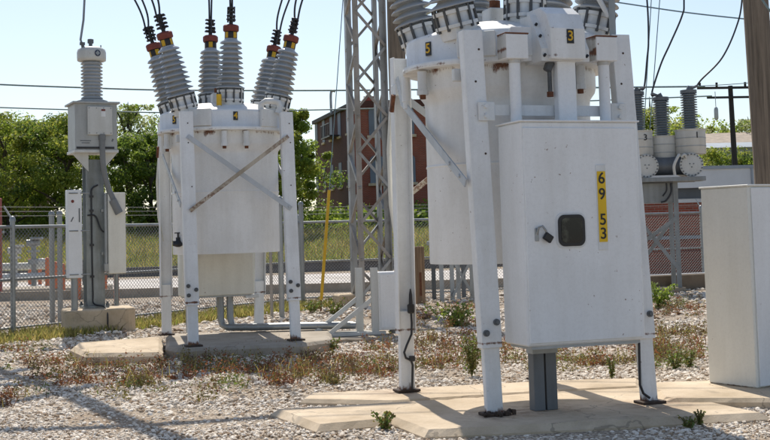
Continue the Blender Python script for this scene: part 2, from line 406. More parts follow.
pad(pxpoly([(270, 408.5), (316, 425.5), (384, 419.5), (391, 418), (424, 431), (772, 413), (645, 386.5), (560, 390.5), (393, 401.5)], .14), .14, M['concrete'], .06)
pad(pxpoly([(300, 398.5), (309, 392), (393, 387.7), (560, 379), (640, 377), (640, 385.6), (558, 389.6), (392, 400.4)], .14), .135, M['concrete'], .04)
pad(pxpoly([(648, 386.0), (664, 398.5), (775, 398.5), (800, 378), (706, 380), (650, 382)], .17), .17, M['concrete'], .04)
pad(pxpoly([(70, 347), (85, 353.5), (163, 352.5), (163, 336), (76, 342.5)], .15), .15, M['concrete'], .06)
pad(pxpoly([(165.5, 347), (176, 349), (303, 343.5), (334, 339.5), (330, 328), (166, 334)], .15), .15, M['concrete_grey'], .05)
pad(pxpoly([(300, 333.5), (322, 339), (392, 337), (396, 329), (345, 330)], .06), .06, M['concrete_grey'], .03)

# ------------------------------------------------------------------ oil circuit breakers
PHI = R(20)
EY = .86   # the tank is slightly oval
ELL = Matrix.Diagonal((1, EY, 1, 1))
def bolts(mb, pts, r, h, axis):
    for p in pts: mb.rod(Vector(p)-Vector(axis)*.004, Vector(p)+Vector(axis)*h, r, n=6, smooth=False)
def bushing_meshes():
    """built once along +z, shared by every bushing"""
    cl = MB(); cl.lathe([(.165,-.09),(.165,.0),(.165,.0),(.185,.002),(.185,.002),(.185,.03),(.185,.03),(.162,.035),(.162,.115),(.162,.115),(.18,.12),(.18,.12),(.18,.15),(.18,.15),(.11,.165)], 28)
    cl.cur = 1
    for k in range(10):
        t = 2*PI*k/10; x, y = .174*math.cos(t), .174*math.sin(t)
        cl.box((x, y, .078), (.022, .024, .20), Euler((0, 0, t)), .004)
    po = MB(); prof = [(.115, .15)]; n = 10; z = .17
    for k in range(n):
        t = k/(n-1); ro = .200-.050*t; ri = .118-.028*t; h = .068
        prof += [(ri, z), (ri+.012, z+.004), (ro-.012, z+.006), (ro, z+.011), (ro-.006, z+.018), (ri+.05, z+.032), (ri+.012, z+.050), (ri, z+h-.006)]; z += h
    prof += [(.09, z), (.085, z+.01)]; po.lathe(prof, 36)
    yb = MB(); yb.lathe([(.080, .845), (.086, .855), (.086, .955), (.078, .965)], 20)
    rc = MB(); rc.lathe([(.100, .955), (.108, .97), (.108, 1.03), (.108, 1.03), (.095, 1.045), (.05, 1.055)], 18)
    co = MB(); co.rod((0, 0, 1.04), (0, 0, 1.30), .028, n=10)
    for zz in (1.11, 1.16, 1.22, 1.27):
        co.box((0, 0, zz), (.16, .05, .024), Euler((0, 0, .5*zz*9)), .004); co.box((0, 0, zz+.01), (.05, .14, .022), Euler((0, 0, .3*zz*9)), .004)
        for sx in (-1, 1): co.rod((sx*.055, .0, zz-.025), (sx*.055, .0, zz+.025), .013, n=6, smooth=False)
    return cl, po, yb, rc, co
def mk_stripes():
    m, nt, b = newmat('black_and_yellow_block'); sep = N(nt, 'ShaderNodeSeparateXYZ'); nt.links.new(objco(nt), sep.inputs[0])
    a = mth(nt, 'ARCTAN2', sep.outputs[1], sep.outputs[0]); k = mth(nt, 'FRACT', mth(nt, 'ADD', mth(nt, 'MULTIPLY', a, 4/(2*PI)), 4.3))
    f = mth(nt, 'MULTIPLY', mth(nt, 'LESS_THAN', k, .42), mth(nt, 'MULTIPLY', mth(nt, 'GREATER_THAN', sep.outputs[2], .865), mth(nt, 'LESS_THAN', sep.outputs[2], .945)))
    nt.links.new(mixc(nt, f, (.014, .014, .015), (.62, .38, .015)), b.inputs['Base Color']); b.inputs['Roughness'].default_value = .5; return m
M['stripes'] = mk_stripes()
BM = None
def add_bushing(parent, loc, tx, ty):
    """bushing > clamp_ring, clamp bolts, terminal_block, cap, connector"""
    global BM
    rm = Matrix.Rotation(tx, 3, 'Y') @ Matrix.Rotation(ty, 3, 'X') @ Matrix.Rotation(random.uniform(0, 6), 3, 'Z'); eul = rm.to_euler()
    if BM is None:
        cl, po, yb, rc, co = bushing_meshes()
        b = po.build('bushing', M['porcelain'], parent)
        kids = [cl.build('clamp_ring', [M['lid_plain'], M['boltdark']], b), yb.build('terminal_block', M['stripes'], b), rc.build('cap', M['red'], b), co.build('connector', M['black'], b)]
        BM = (b, kids)
    else:
        b = BM[0].copy(); C.objects.link(b); b.parent = parent
        for k in BM[1]:
            c = k.copy(); C.objects.link(c); c.parent = b
    b.location = loc; b.rotation_euler = eul
    Mx = Matrix.Translation(loc) @ rm.to_4x4()
    return Mx @ Vector((0, 0, 1.30)), (rm @ Vector((0, 0, 1)))
M['lid_plain'] = paint('clamp_paint', (.75, .77, .775), dirt=.4, speck=1.0)

def cyl_at(alpha, r, z):
    """point at azimuth alpha (from the near side, positive to the right) with a frame facing outwards"""
    p = Vector((r*math.sin(alpha), -EY*r*math.cos(alpha), z)); return p, Euler((0, 0, math.atan2(EY*math.sin(alpha), math.cos(alpha))))
def breaker(label, loc, near_cabinet, hl, scale, feet):
    root = thing('circuit_breaker', label, 'circuit breaker', loc, PHI, 'white oil circuit breakers'); root.scale = (scale,)*3
    hw, hlt = .68, .775; legax = {}
    # tank
    t = MB(); t.lathe([(.70, 1.165), (.735, 1.165), (.735, 1.165), (.74, 1.18), (.74, 2.50), (.745, 2.56), (.79, 2.62), (.80, 2.66), (.80, 2.82)], 64, ELL); t.lathe([(.7405, 1.985), (.746, 1.992), (.746, 2.002), (.7405, 2.01)], 64, ELL)
    tank = t.build('tank', M['paint'], root)
    # lid
    l = MB(); l.lathe([(.80, 2.815), (.925, 2.815), (.925, 2.815), (.93, 2.825), (.93, 2.855), (.925, 2.862), (.925, 2.862), (.893, 2.868), (.893, 3.06), (.885, 3.085), (.86, 3.10), (.55, 3.20), (.50, 3.215), (.0001, 3.23)], 72, ELL)
    lid = l.build('lid', M['lid'], root)
    # pads, plates and nozzles on the lid skirt
    def plate(alpha, w, h, z, name='cover_plate', d=.03, mat=None):
        p, e = cyl_at(alpha, .90+d/2, z); return MB().box(p, (w, d+.02, h), e, .006).build(name, mat or M['lid_plain'], lid)
    def nozzle(alpha, z=2.80, r=.98):
        p, e = cyl_at(alpha, .865, 0); nb = MB()
        nb.rod((p.x, p.y, z), (p.x, p.y, z-.17), .042, n=14); nb.rod((p.x, p.y, z-.16), (p.x, p.y, z-.20), .05, n=8, smooth=False)
        no = nb.build('nozzle', M['lid_plain'], lid); MB().rod((p.x, p.y, z-.19), (p.x, p.y, z-.235), .026, n=12).build('nozzle_plug', M['rust'], no)
    def numplate(ch, alpha, z, r=.896):
        p, e = cyl_at(alpha, r+.003, z); pl = MB().box(p, (.062, .006, .115), e).build('number_plate', M['blackpaint'], lid)
        p2, _ = cyl_at(alpha, r+.0075, z); text(ch, 'number', .115, Matrix.Translation(p2) @ e.to_matrix().to_4x4() @ Euler((PI/2, 0, 0)).to_matrix().to_4x4(), M['yellow'], pl)
    vb = MB().box((-.08, .02, 3.305), (.18, .18, .17), None, .01).build('vent_box', M['lid_plain'], lid)
    MB().rod((-.08, .02, 3.39), (-.08, .02, 3.465), .05, n=10).build('vent_cap', M['rust'], vb)
    # bushings: three phases, a near and a far one of each
    tops = []
    for lx, tx in ((-.63, R(-15)), (.0, R(1)), (.64, R(13))):
        for ly, ty in ((-.40, R(3)), (.42, R(-4))):
            lx_ = lx - (.09 if lx == 0 and ly > 0 else 0); rr = math.hypot(lx, ly/EY); z = 3.215 - max(0, rr-.50)*.33
            tops.append(add_bushing(root, Vector((lx_, ly, z+.02)), tx, ty))
    # legs: upper channel, lower stub, foot plate, bolts
    for sx in (-1, 1):
        for sy in (-1, 1):
            top = Vector((sx*(hw if sy < 0 else .71), sy*hlt, 3.05)); fo = feet.get((sx, sy), (0, 0)); bot = Vector((sx*hw+fo[0], sy*hl+fo[1], 0)); legax[(sx, sy)] = (bot, top)
            d = (bot-top).normalized(); mid = top + d*((3.05-.52)/-d.z)
            lg = MB(); back = Vector((0, sy, 0)); back = (back - d*back.dot(d)).normalized(); side = d.cross(back)
            Mx = Matrix((side, back, d)).transposed()
            L = (mid-top).length
            lg.box((top+mid)/2 + back*.028, (.172, .014, L), Mx, .004)
            for s2 in (-1, 1): lg.box((top+mid)/2 + side*(s2*.079) - back*.021, (.013, .08, L-.004), Mx, .003)
            leg = lg.build('leg', M['leg'], root)
            st = mid - d*.22; e = bot
            MB().box((st+e)/2 - back*.012, (.138, .058, (e-st).length-.02), Mx, .006).build('leg_foot', M['leg'], leg)
            MB().box(bot+Vector((0, 0, .012)), (.215, .16, .022), None, .004).build('foot_plate', M['foot_rust'], leg)
            for (a, z_) in ((-.045, .20), (.048, .12)) if near_cabinet else ((-.05, .20), (.048, .13), (.05, .25)):
                p = mid - d*z_ + side*a + back*.033; bb = MB()
                bb.rod(p, p+back*.022, .026, n=12); bb.rod(p+back*.02, p+back*.034, .017, n=6, smooth=False)
                bb.build('bolt', M['boltdark'] if not near_cabinet else M['galv_dark'], leg)
            for z_ in (.16, .42, 1.0):
                p = top + d*z_ + side*random.uniform(-.05, .05) + back*.0345; hb = MB(); hb.rod(p, p+back*.004, .009, n=10)
                hb.build('bolt_hole', M['foot_rust'], leg)
    # straps on both flanks (they pass outside the tank)
    for sx in (-1, 1):
        x = sx*.80
        s1 = MB(); A, B = Vector((x, .52, 2.62)), Vector((x*.97, -.80, 1.82)); s1.bar(A, B, .070, .012, (1, 0, 0)); s1.bar((x*1.01, .60, 2.84), A+Vector((sx*.001, -.02, -.012)), .066, .012, (1, 0, 0))
        for k in (.78, .92):
            p = A.lerp(B, k); s1.rod(p, p+Vector((sx*.02, 0, 0)), .016, n=8)
        s1.build('strap', M['strap'], root)
        s3 = MB(); s3.tube([(sx*.76, .86, 2.72), (sx*.80, .88, 2.2), (sx*.78, .92, 1.7), (sx*.72, .95, 1.35)], .022, n=6); s3.build('strap', M['mech'], root)
        b_ = MB(); b_.box((sx*.74, .70, 2.74), (.14, .12, .10), None, .006); b_.build('bracket', M['lid_plain'], root)
        b_ = MB(); b_.box((sx*.74, -.66, 2.70), (.12, .05, .10), None, .006); b_.build('bracket', M['lid_plain'], root)
        b_ = MB(); b_.rod((sx*.80, .40, 2.82), (sx*.80, .40, 2.60), .038, n=10); b_.rod((sx*.80, .40, 2.61), (sx*.80, .40, 2.54), .028, n=8); b_.build('drain_nozzle', M['lid_plain'], root)
        r_ = MB(); r_.box((sx*.82, .70, 2.62), (.03, .04, .16), Euler((.4, 0, 0))); r_.build('latch', M['rust'], root)
    yb = .895 if near_cabinet else -.895     # crossed braces on the side away from the cabinet
    sgn = 1 if yb > 0 else -1
    for (xa, xb, mt, off) in ((-hw, hw, 'strap', .0), (hw, -hw, 'strap_rust', .016)):
        yy = lambda z: sgn*(hlt + (hl-hlt)*(3.05-z)/3.05 + .05 + off)
        br = MB(); br.bar((xa, yy(2.72), 2.72), (xb, yy(1.74), 1.74), .062 if mt == 'strap' else .05, .012, (0, 1, 0))
        for z_, xx in ((2.72, xa), (1.74, xb)):
            br.rod((xx*.96, yy(z_), z_*1.0 + (.03 if z_ < 2 else -.03)), (xx*.96, yy(z_)+sgn*.02, z_ + (.03 if z_ < 2 else -.03)), .018, n=8)
        br.build('brace', M[mt], root)
    cs = -1 if near_cabinet else 1
    # cross beam on the cabinet side
    cb = MB(); cb.bar((-.62, cs*.83, 2.40), (.60, cs*.83, 2.40), .085, .03, (0, 1, 0))
    for sx in (-1, 1):
        cb.box((sx*.60, cs*.85, 2.39), (.14, .022, .15), None, .004)
    cbo = cb.build('cross_beam', M['lid_plain'], root)
    for sx in (-1, 1):
        for z_ in (2.35, 2.43): MB().rod((sx*.61, cs*.858, z_), (sx*.61, cs*.885, z_), .018, n=10).build('bolt', M['lid_plain'], cbo)
    # mechanism cabinet
    x0, x1, y0, y1, z0, z1 = -.475, .565, .78, 1.19, .545, 2.275
    cx, cy = (x0+x1)/2, cs*(y0+y1)/2
    cm = MB().box((cx, cy, (z0+z1)/2), (x1-x0, y1-y0, z1-z0), None, .012)
    cab = cm.build('mechanism_cabinet', M['cab'] if near_cabinet else M['mech'], root)
    fy = cs*y1
    MB().box((cx, cy, z1+.007), (x1-x0+.03, y1-y0+.03, .014), None, .004).build('cabinet_roof', M['cab'], cab)
    MB().box((cx-.01, fy+cs*.006, (z0+z1)/2-.012), (x1-x0-.05, .016, z1-z0-.07), None, .006).build('cabinet_door', M['cab'] if near_cabinet else M['mech'], cab)
    MB().box((cx, cy, z0-.012), (x1-x0-.08, y1-y0-.04, .026)).build('cabinet_floor', M['grey_paint'], cab)
    MB().box((x1-.02, cs*(y0+.10), z0-.03), (.20, .16, .05), None, .004).build('cabinet_bracket', M['lid_plain'], cab)
    fsurf = fy+cs*.014
    if near_cabinet:
        rot = Euler((PI/2, 0, 0)).to_matrix().to_4x4()
        def rr_poly(w, h, r):
            p = []
            for (ax, ay, a0) in ((w/2-r, h/2-r, 0), (-w/2+r, h/2-r, 90), (-w/2+r, -h/2+r, 180), (w/2-r, -h/2+r, 270)):
                for k in range(7): p.append((ax+r*math.cos(R(a0+15*k)), ay+r*math.sin(R(a0+15*k))))
            return p
        wz, wx = 1.425, -.075
        MB().prism(rr_poly(.262, .275, .06), 0, .007, Matrix.Translation((wx, fsurf, wz)) @ rot).build('window_gasket', M['white'], cab)
        wf = MB().prism(rr_poly(.232, .245, .055), 0, .016, Matrix.Translation((wx, fsurf, wz)) @ rot).build('window', M['blackpaint'], cab)
        MB().prism(rr_poly(.185, .195, .04), 0, .019, Matrix.Translation((wx, fsurf, wz)) @ rot).build('window_pane', M['glass'], cab)
        sxp = .205
        MB().box((sxp, fsurf-.003, 1.60), (.085, .008, .67), None, .002).build('strip_backing', M['lid_plain'], cab)
        MB().box((sxp, fsurf-.009, 1.605), (.072, .008, .555)).build('number_strip', M['yellow_plate'], cab)
        for ch, z_ in (('6', 1.825), ('9', 1.70), ('5', 1.50), ('3', 1.39)):
            text(ch, 'number', .125, Matrix.Translation((sxp, fsurf-.014, z_)) @ rot, M['blackpaint'], cab)
        # padlock on a hasp
        hs = MB(); hs.tube([(-.375, fsurf-.005, 1.40), (-.37, fsurf-.03, 1.455), (-.34, fsurf-.035, 1.465), (-.31, fsurf-.03, 1.43), (-.30, fsurf-.03, 1.40)], .009, n=8); hs.box((-.375, fsurf-.006, 1.40), (.03, .012, .10), None, .003)
        hs.build('hasp', M['galv'], cab)
        MB().box((-.295, fsurf-.035, 1.375), (.075, .03, .06), Euler((0, .6, 0)), .006).build('padlock', M['blackpaint'], cab)
        # hood, junction boxes and conduits above the cabinet
        prof = [(-1.02, 2.80), (-1.02, 3.05), (-.95, 3.18), (-.84, 3.25), (-.60, 3.25), (-.60, 2.80)]
        Mh = Matrix(((0, 0, 1, 0), (1, 0, 0, 0), (0, 1, 0, 0), (0, 0, 0, 1)))
        hd = MB().prism(prof, -.09, .225, Mh).build('hood', M['lid'], lid, .012)
        wing = [(-.965, 2.79), (-.965, 2.89), (-.78, 3.19), (-.60, 3.19), (-.60, 2.79)]
        MB().prism(wing, -.15, .285, Mh).build('hood_flange', M['lid_plain'], lid)
        for (yy, z_) in ((-.966, 2.83), (-.90, 2.995), (-.835, 3.10)):
            for xx in (-.125, .26): MB().rod((xx, yy+.004, z_), (xx, yy-.016, z_+.01), .012, n=8).build('bolt', M['blackpaint'], hd)
        pl = MB().box((.085, -1.023, 2.985), (.062, .006, .115)).build('number_plate', M['blackpaint'], lid)
        text('3', 'number', .115, Matrix.Translation((.085, -1.0275, 2.985)) @ rot, M['yellow'], pl)
        for xx in (-.355, .46):
            jb = MB().box((xx, -.875, 2.905), (.195, .15, .20), None, .006).build('junction_box', M['cab'], lid)
            MB().box((xx, -.87, 3.010), (.207, .165, .012), None, .003).build('junction_box_lid', M['rust'], lid)
            MB().box((xx-.1, -.87, 2.91), (.008, .15, .19)).build('rusted_side', M['rusty_paint'], lid)
            MB().rod((xx, -.885, 2.28), (xx, -.885, 2.79), .046, n=18).build('conduit', M['cab'], root)
            MB().rod((xx, -.885, 2.775), (xx, -.885, 2.806), .052, n=18).build('conduit_collar', M['rusty_paint'], root)
        MB().box((.085, -.90, 2.53), (.165, .09, .56), None, .008).build('operating_rod_housing', M['cab'], root)
        rd = MB(); rd.rod((-.035, -.87, 2.80), (-.035, -.87, 2.54), .018, n=10); rd.box((-.045, -.88, 2.76), (.06, .06, .09), Euler((0, .4, 0)), .01); rd.build('linkage', M['boltdark'], root)
        MB().rod((.20, -.86, 2.80), (.20, -.86, 2.58), .014, n=8).build('linkage', M['boltdark'], root); MB().rod((-.035, -.87, 2.55), (-.035, -.87, 2.51), .028, n=10).build('linkage_foot', M['rust'], root)
        plate(R(-38), .32, .21, 2.965); plate(R(-13), .22, .24, 2.975)
        numplate('5', R(-70), 2.975); nozzle(R(-18)); nozzle(R(-80)); nozzle(R(24))
        # column under the cabinet
        for xx in (-.215, -.105): MB().box((xx, -.80, .26), (.095, .10, .52), None, .004).build('cabinet_post', M['galv_dark'], root)
        MB().box((-.16, -.80, .495), (.225, .12, .09), None, .004).build('post_cap', M['grey_paint'], root)
        # bus support angle above the right leg
        ag = MB(); ag.angle((.66, -.72, 2.98), (.66, -.72, 4.1), .06, .008, (0, -1, 0)); ag.build('support_angle', M['galv'], root)
        ag = MB(); ag.rod((.64, -.70, 3.22), (.40, -.60, 3.75), .022, n=8); ag.build('support_stay', M['lid_plain'], root)
        # ground cables on two legs
        gc = MB()
        def onleg(sx_, sy_, z, o, off=.0):
            bq, tq = legax[(sx_, sy_)]; p = bq.lerp(tq, z/3.05); return p+Vector((o, -.075 if sy_ > 0 else -.05, 0))
        pts = [onleg(-1, 1, z, o) for z, o in ((.72, .03), (.62, .035), (.52, .03), (.42, -.02), (.36, -.045), (.31, -.03), (.285, .02), (.24, .035), (.14, .03), (.03, .025))]
        gc.tube(pts, .011, n=8); gc.box(onleg(-1, 1, .30, .03), (.05, .04, .05), None, .006); gc.build('ground_cable', M['cable'], root)
        hk = MB(); p = onleg(-1, 1, .72, .03); hk.lathe([(.006, .21), (.015, .16), (.019, .09), (.019, .0)], 10, Matrix.Translation(p)); hk.box(p+Vector((0, 0, .03)), (.062, .04, .085), None, .01); hk.build('cable_clamp', M['black'], root)
        gc = MB(); gc.tube([onleg(1, -1, z, o) for z, o in ((.50, -.085), (.30, -.10), (.16, -.11), (.09, -.085), (.05, -.03))], .011, n=8); gc.build('ground_cable', M['cable'], root)
        cl = MB()
        for k in range(16):
            a = random.uniform(0, 6.28); cl.box((legax[(-1, -1)][0].x+random.uniform(-.16, .16), legax[(-1, -1)][0].y+random.uniform(-.12, .02), .02), (random.uniform(.02, .05), random.uniform(.02, .04), random.uniform(.015, .035)), Euler((a, a*.3, a)), .004)
        cl.build('rust_debris', M['foot_rust'], root)
    else:
        plate(R(-31), .30, .23, 2.985); plate(R(30), .28, .24, 2.98)
        numplate('5', R(-59), 2.98); numplate('4', R(-1), 3.0); nozzle(R(-75)); nozzle(R(-11)); nozzle(R(9))
        gp = MB(); gp.tube([(.36, -.66, 3.06), (.36, -.68, 3.17), (.42, -.70, 3.21), (.52, -.70, 3.21), (.60, -.70, 3.19), (.62, -.70, 3.13), (.58, -.71, 3.04)], .042, n=12); gp.build('vent_pipe', M['lid_plain'], lid)
        MB().rod((-.19, -.56, 3.16), (-.19, -.56, 3.31), .035, n=10).build('oil_gauge', M['yellow'], lid)
        MB().rod((-.19, -.56, 3.05), (-.19, -.56, 3.165), .028, n=10).build('gauge_stem', M['lid_plain'], lid)
        # notice and drain valve on the tank, left of the near leg
        p, e = cyl_at(R(-58), .742, 1.55); MB().box(p, (.10, .006, .20), e).build('notice', M['white'], tank)
        p, e = cyl_at(R(-70), .76, 1.30); dv = MB(); dv.lathe([(.02, 0), (.075, .02), (.075, .05), (.03, .09), (.03, .13)], 12, Matrix.Translation(p+Vector((0, 0, -.03)))); dv.rod(p+Vector((-.07, 0, .02)), p+Vector((.07, 0, .02)), .035, n=10)
        dv.rod(p+Vector((0, 0, .10)), p+Vector((0, 0, .16)), .012, n=8); dv.box(p+Vector((0, 0, .16)), (.09, .02, .015)); dv.build('drain_valve', M['black'], tank)
        for k, xx in enumerate((.10, .24)):
            cp = MB(); yy = .95
            cp.tube([(xx, yy, .56), (xx, yy, .20), (xx+.02, yy-.02, .11), (xx+.08, yy-.08, .075), (xx+.25, yy-.16-.1*k, .07), (1.0, .62-.1*k, .07), (1.9, .25-.12*k, .06)], .05, n=12); cp.build('conduit', M['galv'], root)
        rp = MB(); rp.rod((-.38, .98, .02), (-.38, .98, .55), .025, n=8); rp.build('drain_pipe', M['grey_paint'], root)
    return root, tops
b1, tops1 = breaker('large white oil circuit breaker in front with numbered cabinet and small black window', (1.09, 10.53, .14), True, .90, 1.0, {(-1, -1): (.06, .04), (1, -1): (.06, -.03), (-1, 1): (-.04, -.09)})
b2, tops2 = breaker('white oil circuit breaker further left with crossed braces and red capped bushings', (-2.30, 17.2, .15), False, 1.02, 1.03, {})
M2 = Matrix.Translation((-2.30, 17.2, .15)) @ Euler((0, 0, PHI)).to_matrix().to_4x4() @ Matrix.Scale(1.03, 4)

def catmull(pts, n=8):
    P = [Vector(p) for p in pts]; P = [P[0]*2-P[1]]+P+[P[-1]*2-P[-2]]; out = []
    for i in range(1, len(P)-2):
        for k in range(n):
            t = k/n; a, b, c, d = P[i-1:i+3]
            out.append(.5*((2*b)+(c-a)*t+(2*a-5*b+4*c-d)*t*t+(3*b-a-3*c+d)*t**3))
    return out+[P[-2]]
# lead cables: a pair from each bushing of the farther breaker up to the overhead wires
BUSZ = 7.4
cols = ['left', 'middle', 'right']
for i, (p, d) in enumerate(tops2):
    w = M2 @ p; dx = (-.55, .02, .45)[i//2]; dv = d
    mb = MB()
    for s in (-1, 1):
        e = Vector((w.x+dx*2.0+s*.05, w.y+.1, BUSZ))
        sp = .045 if i//2 != 1 else .018
        mb.tube(catmull([w+Vector((s*.012, 0, -.12)), w+d*.25+Vector((s*sp, 0, 0)), w+Vector((dx*.62+s*(sp+.02), 0, .85)), w+Vector((dx*1.25+s*sp, 0, 1.7)), e]), .015, n=6)
    o = mb.build('lead_cable', M['cable'])
    tag(o, 'black %s cables rising from the %s %s red capped bushing' % (('twin', 'single looking', 'twin')[i//2], ('nearer', 'farther')[i%2], ('left hand', 'middle', 'right hand')[i//2]), 'cable', 'lead cables above the farther breaker')

# ------------------------------------------------------------------ current transformer on a post
ct = thing('instrument_transformer', 'grey instrument transformer with ribbed insulator on a steel post, left edge', 'transformer', (-5.19, 21.25, .40), R(26)); ct.scale = (.94, .94, 1)
zb = .40
pm = MB(); pm.box((0, -.15, 1.30), (.335, .016, 2.6), None, .003); pm.box((0, .15, 1.30), (.335, .016, 2.6), None, .003); pm.box((-.10, 0, 1.3), (.016, .28, 2.59)); pm.box((.10, 0, 1.3), (.016, .28, 2.59))
pm.box((0, 0, .02), (.46, .46, .04), None, .005)
post = pm.build('post', M['post_steel'], ct)
ab = MB()
for sx in (-1, 1):
    for sy in (-1, 1): ab.rod((sx*.20, sy*.20, -.02), (sx*.20, sy*.20, .11), .022, n=8); ab.rod((sx*.20, sy*.20, .04), (sx*.20, sy*.20, .075), .038, n=6, smooth=False)
ab.build('anchor_bolt', M['galv_dark'], ct)
sm_ = MB(); sm_.box((0, 0, 2.735), (.82, .72, .05), None, .006)
for sx in (-1, 1): sm_.prism([(0, 0), (.30, 0), (0, -.32)], -.02, .02, Matrix.Translation((sx*.12, -.17, 2.71)) @ Matrix(((sx, 0, 0, 0), (0, 0, 1, 0), (0, 1, 0, 0), (0, 0, 0, 1))))
sm_.build('saddle', M['pale_paint'], ct)
bx = MB().box((0, 0, 3.17), (.78, .68, .82), None, .01).build('base_tank', M['grey_paint'], ct)
MB().box((0, 0, 3.59), (.88, .78, .035), None, .006).build('base_tank_lid', M['grey_paint'], bx)
MB().box((-.02, -.345, 2.795), (.70, .012, .035)).build('shadow_strip', M['black'], bx)  # black strip painted in as the shadow along the tank's foot
tb = MB().box((.06, -.365, 3.27), (.46, .06, .50), None, .008).build('terminal_box', M['pale_paint'], ct)
sc = MB()
for sx in (-1, -.33, .33, 1):
    for zz in (3.05, 3.49): sc.rod((.06+sx*.2, -.395, zz), (.06+sx*.2, -.401, zz), .009, n=6)
sc.build('screw', M['galv_dark'], tb)
sg = MB().box((.12, -.397, 3.41), (.085, .004, .14)).build('warning_label', M['white'], tb); MB().box((.12, -.4, 3.455), (.075, .004, .035)).build('warning_band', M['red'], sg)
nt_ = MB()
for k in range(2): nt_.box((-.20, -.342, 2.92-.04*k), (.20-.05*k, .003, .014))
nt_.box((.30, -.342, 2.93), (.03, .003, .05), Euler((0, .4, 0))); nt_.build('marking', M['galv_dark'], bx)
fl = MB().lathe([(.29, 3.605), (.29, 3.65), (.29, 3.65), (.20, 3.68)], 28).build('insulator_flange', M['grey_paint'], ct)
prof = [(.15, 3.66)]; z = 3.685
for k in range(11):
    prof += [(.145, z), (.20, z+.006), (.208, z+.014), (.20, z+.024), (.15, z+.05)]; z += .0615
prof += [(.15, z+.02)]
MB().lathe(prof, 30).build('insulator', M['porcelain'], ct)
hd = MB().lathe([(.15, z), (.24, z+.0), (.265, z+.01), (.27, z+.06), (.27, z+.16), (.255, z+.21), (.18, z+.25), (.06, z+.265), (.0001, z+.267)], 32).build('head', M['pale_paint'], ct)
tm = MB(); tm.rod((-.02, -.02, z+.25), (-.02, -.02, z+.40), .035, n=10); tm.box((-.02, -.02, z+.36), (.11, .05, .08), None, .008); tm.build('terminal', M['galv_dark'], ct)
tm = MB(); tm.rod((-.17, -.08, z+.20), (-.19, -.09, z+.30), .03, n=8); tm.box((-.19, -.09, z+.30), (.09, .06, .05)); tm.build('fill_plug', M['galv_dark'], ct)
MB().rod((.16, -.08, z+.22), (.16, -.08, z+.29), .012, n=6).build('test_pin', M['galv_dark'], ct)
ea = R(12); lp = Vector((.273*math.sin(ea), -.273*math.cos(ea), z+.12)); lM = Matrix.Translation(lp) @ Euler((0, 0, ea)).to_matrix().to_4x4() @ Euler((PI/2, 0, 0)).to_matrix().to_4x4()
lg = MB().prism([(.058*math.cos(k*PI/10), .058*math.sin(k*PI/10)) for k in range(20)], -.004, .004, lM).build('emblem', M['navy'], hd)
MB().prism([(.045, 0), (0, .045), (-.045, 0), (0, -.045)], .004, .006, lM).build('emblem_mark', M['galv'], lg)
cn = MB(); cn.tube(catmull([(.10, -.36, 3.02), (.10, -.37, 2.80), (.12, -.36, 2.45), (.20, -.34, 2.12), (.30, -.35, 1.88), (.36, -.36, 1.72)]), .052, n=12); cn.rod((.10, -.36, 3.03), (.10, -.36, 2.93), .065, n=10); cn.rod((.28, -.36, 1.88), (.40, -.38, 1.64), .075, n=12); cn.build('conduit', M['conduit_grey'], ct)
cc = MB(); cc.tube(catmull([(.05, -.19, 2.15), (-.06, -.19, 2.08), (-.07, -.18, 1.9), (-.07, -.175, 1.1), (-.06, -.175, .3), (-.05, -.19, .08), (.08, -.42, .03), (.09, -.66, -.05), (.09, -.68, -.36)]), .015, n=6); cc.tube(catmull([(-.15, -.19, 1.62), (0, -.19, 1.60), (.10, -.22, 1.36), (.24, -.22, 1.30)]), .014, n=6)
for zz in (.55, 1.1, 1.7, 1.95): cc.box((-.07, -.18, zz), (.07, .03, .04))
cc.build('ground_cable', M['cable'], post)
lb = MB().box((-.43, -.32, 1.30), (.26, .22, 1.52), None, .01).build('side_box', M['cab'], ct)
MB().rod((-.43, -.32, .0), (-.43, -.32, .55), .062, n=14).build('side_box_pipe', M['galv'], ct)
dd = MB(); dd.rod((-.47, -.432, 1.86), (-.47, -.436, 1.86), .028, n=12); dd.build('red_dot', M['red'], lb)
dd = MB(); dd.box((-.48, -.433, 1.55), (.02, .004, .09), Euler((0, .5, 0))); dd.box((-.35, -.433, 1.62), (.02, .01, .24)); dd.build('latch', M['galv_dark'], lb)
dd = MB()
for sx in (-1, 1):
    for zz in (.6, 1.35, 2.0): dd.rod((-.43+sx*.105, -.43, zz), (-.27+sx*.105, -.437, zz), .012, n=8)
dd.build('screw', M['galv'], lb)
MB().box((.36, -.26, 1.30), (.33, .20, 1.42), None, .012).build('rear_box', M['mech'], ct)
rb = MB(); rb.rod((.165, -.30, .62), (.165, -.30, 2.0), .032, n=10); rb.box((.165, -.29, .70), (.09, .09, .14), None, .01)
for zz in (.95, 1.7): rb.box((.16, -.2, zz), (.12, .05, .05))
rb.build('rear_box_pipe', M['galv'], ct)
ft = thing('concrete_footing', 'weathered round cornered concrete block under the instrument transformer post', 'footing', (-5.10, 21.15, 0), R(20))
poly = []
for (ax, ay, a0) in ((.40, .30, 0), (-.40, .30, 90), (-.40, -.30, 180), (.40, -.30, 270)):
    for k in range(6): poly.append((ax+.2*math.cos(R(a0+18*k)), ay+.2*math.sin(R(a0+18*k))))
MB().prism(poly, -.2, .40).build('block', M['concrete'], ft, .03)
bpy.context.view_layer.update(); a_ = ct.matrix_world @ Vector((-.19, -.09, z+.34)); hw_ = MB(); hw_.tube([a_-Vector((0, 0, .06)), a_+Vector((-.03, 0, .03)), at(83.5, 20, 21.2), at(85.5, -20, 21.2), at(88, -70, 21.4)], .022, n=6)
tag(hw_.build('lead_cable', M['galv']), 'pale bare conductor rising from the top of the instrument transformer', 'cable')

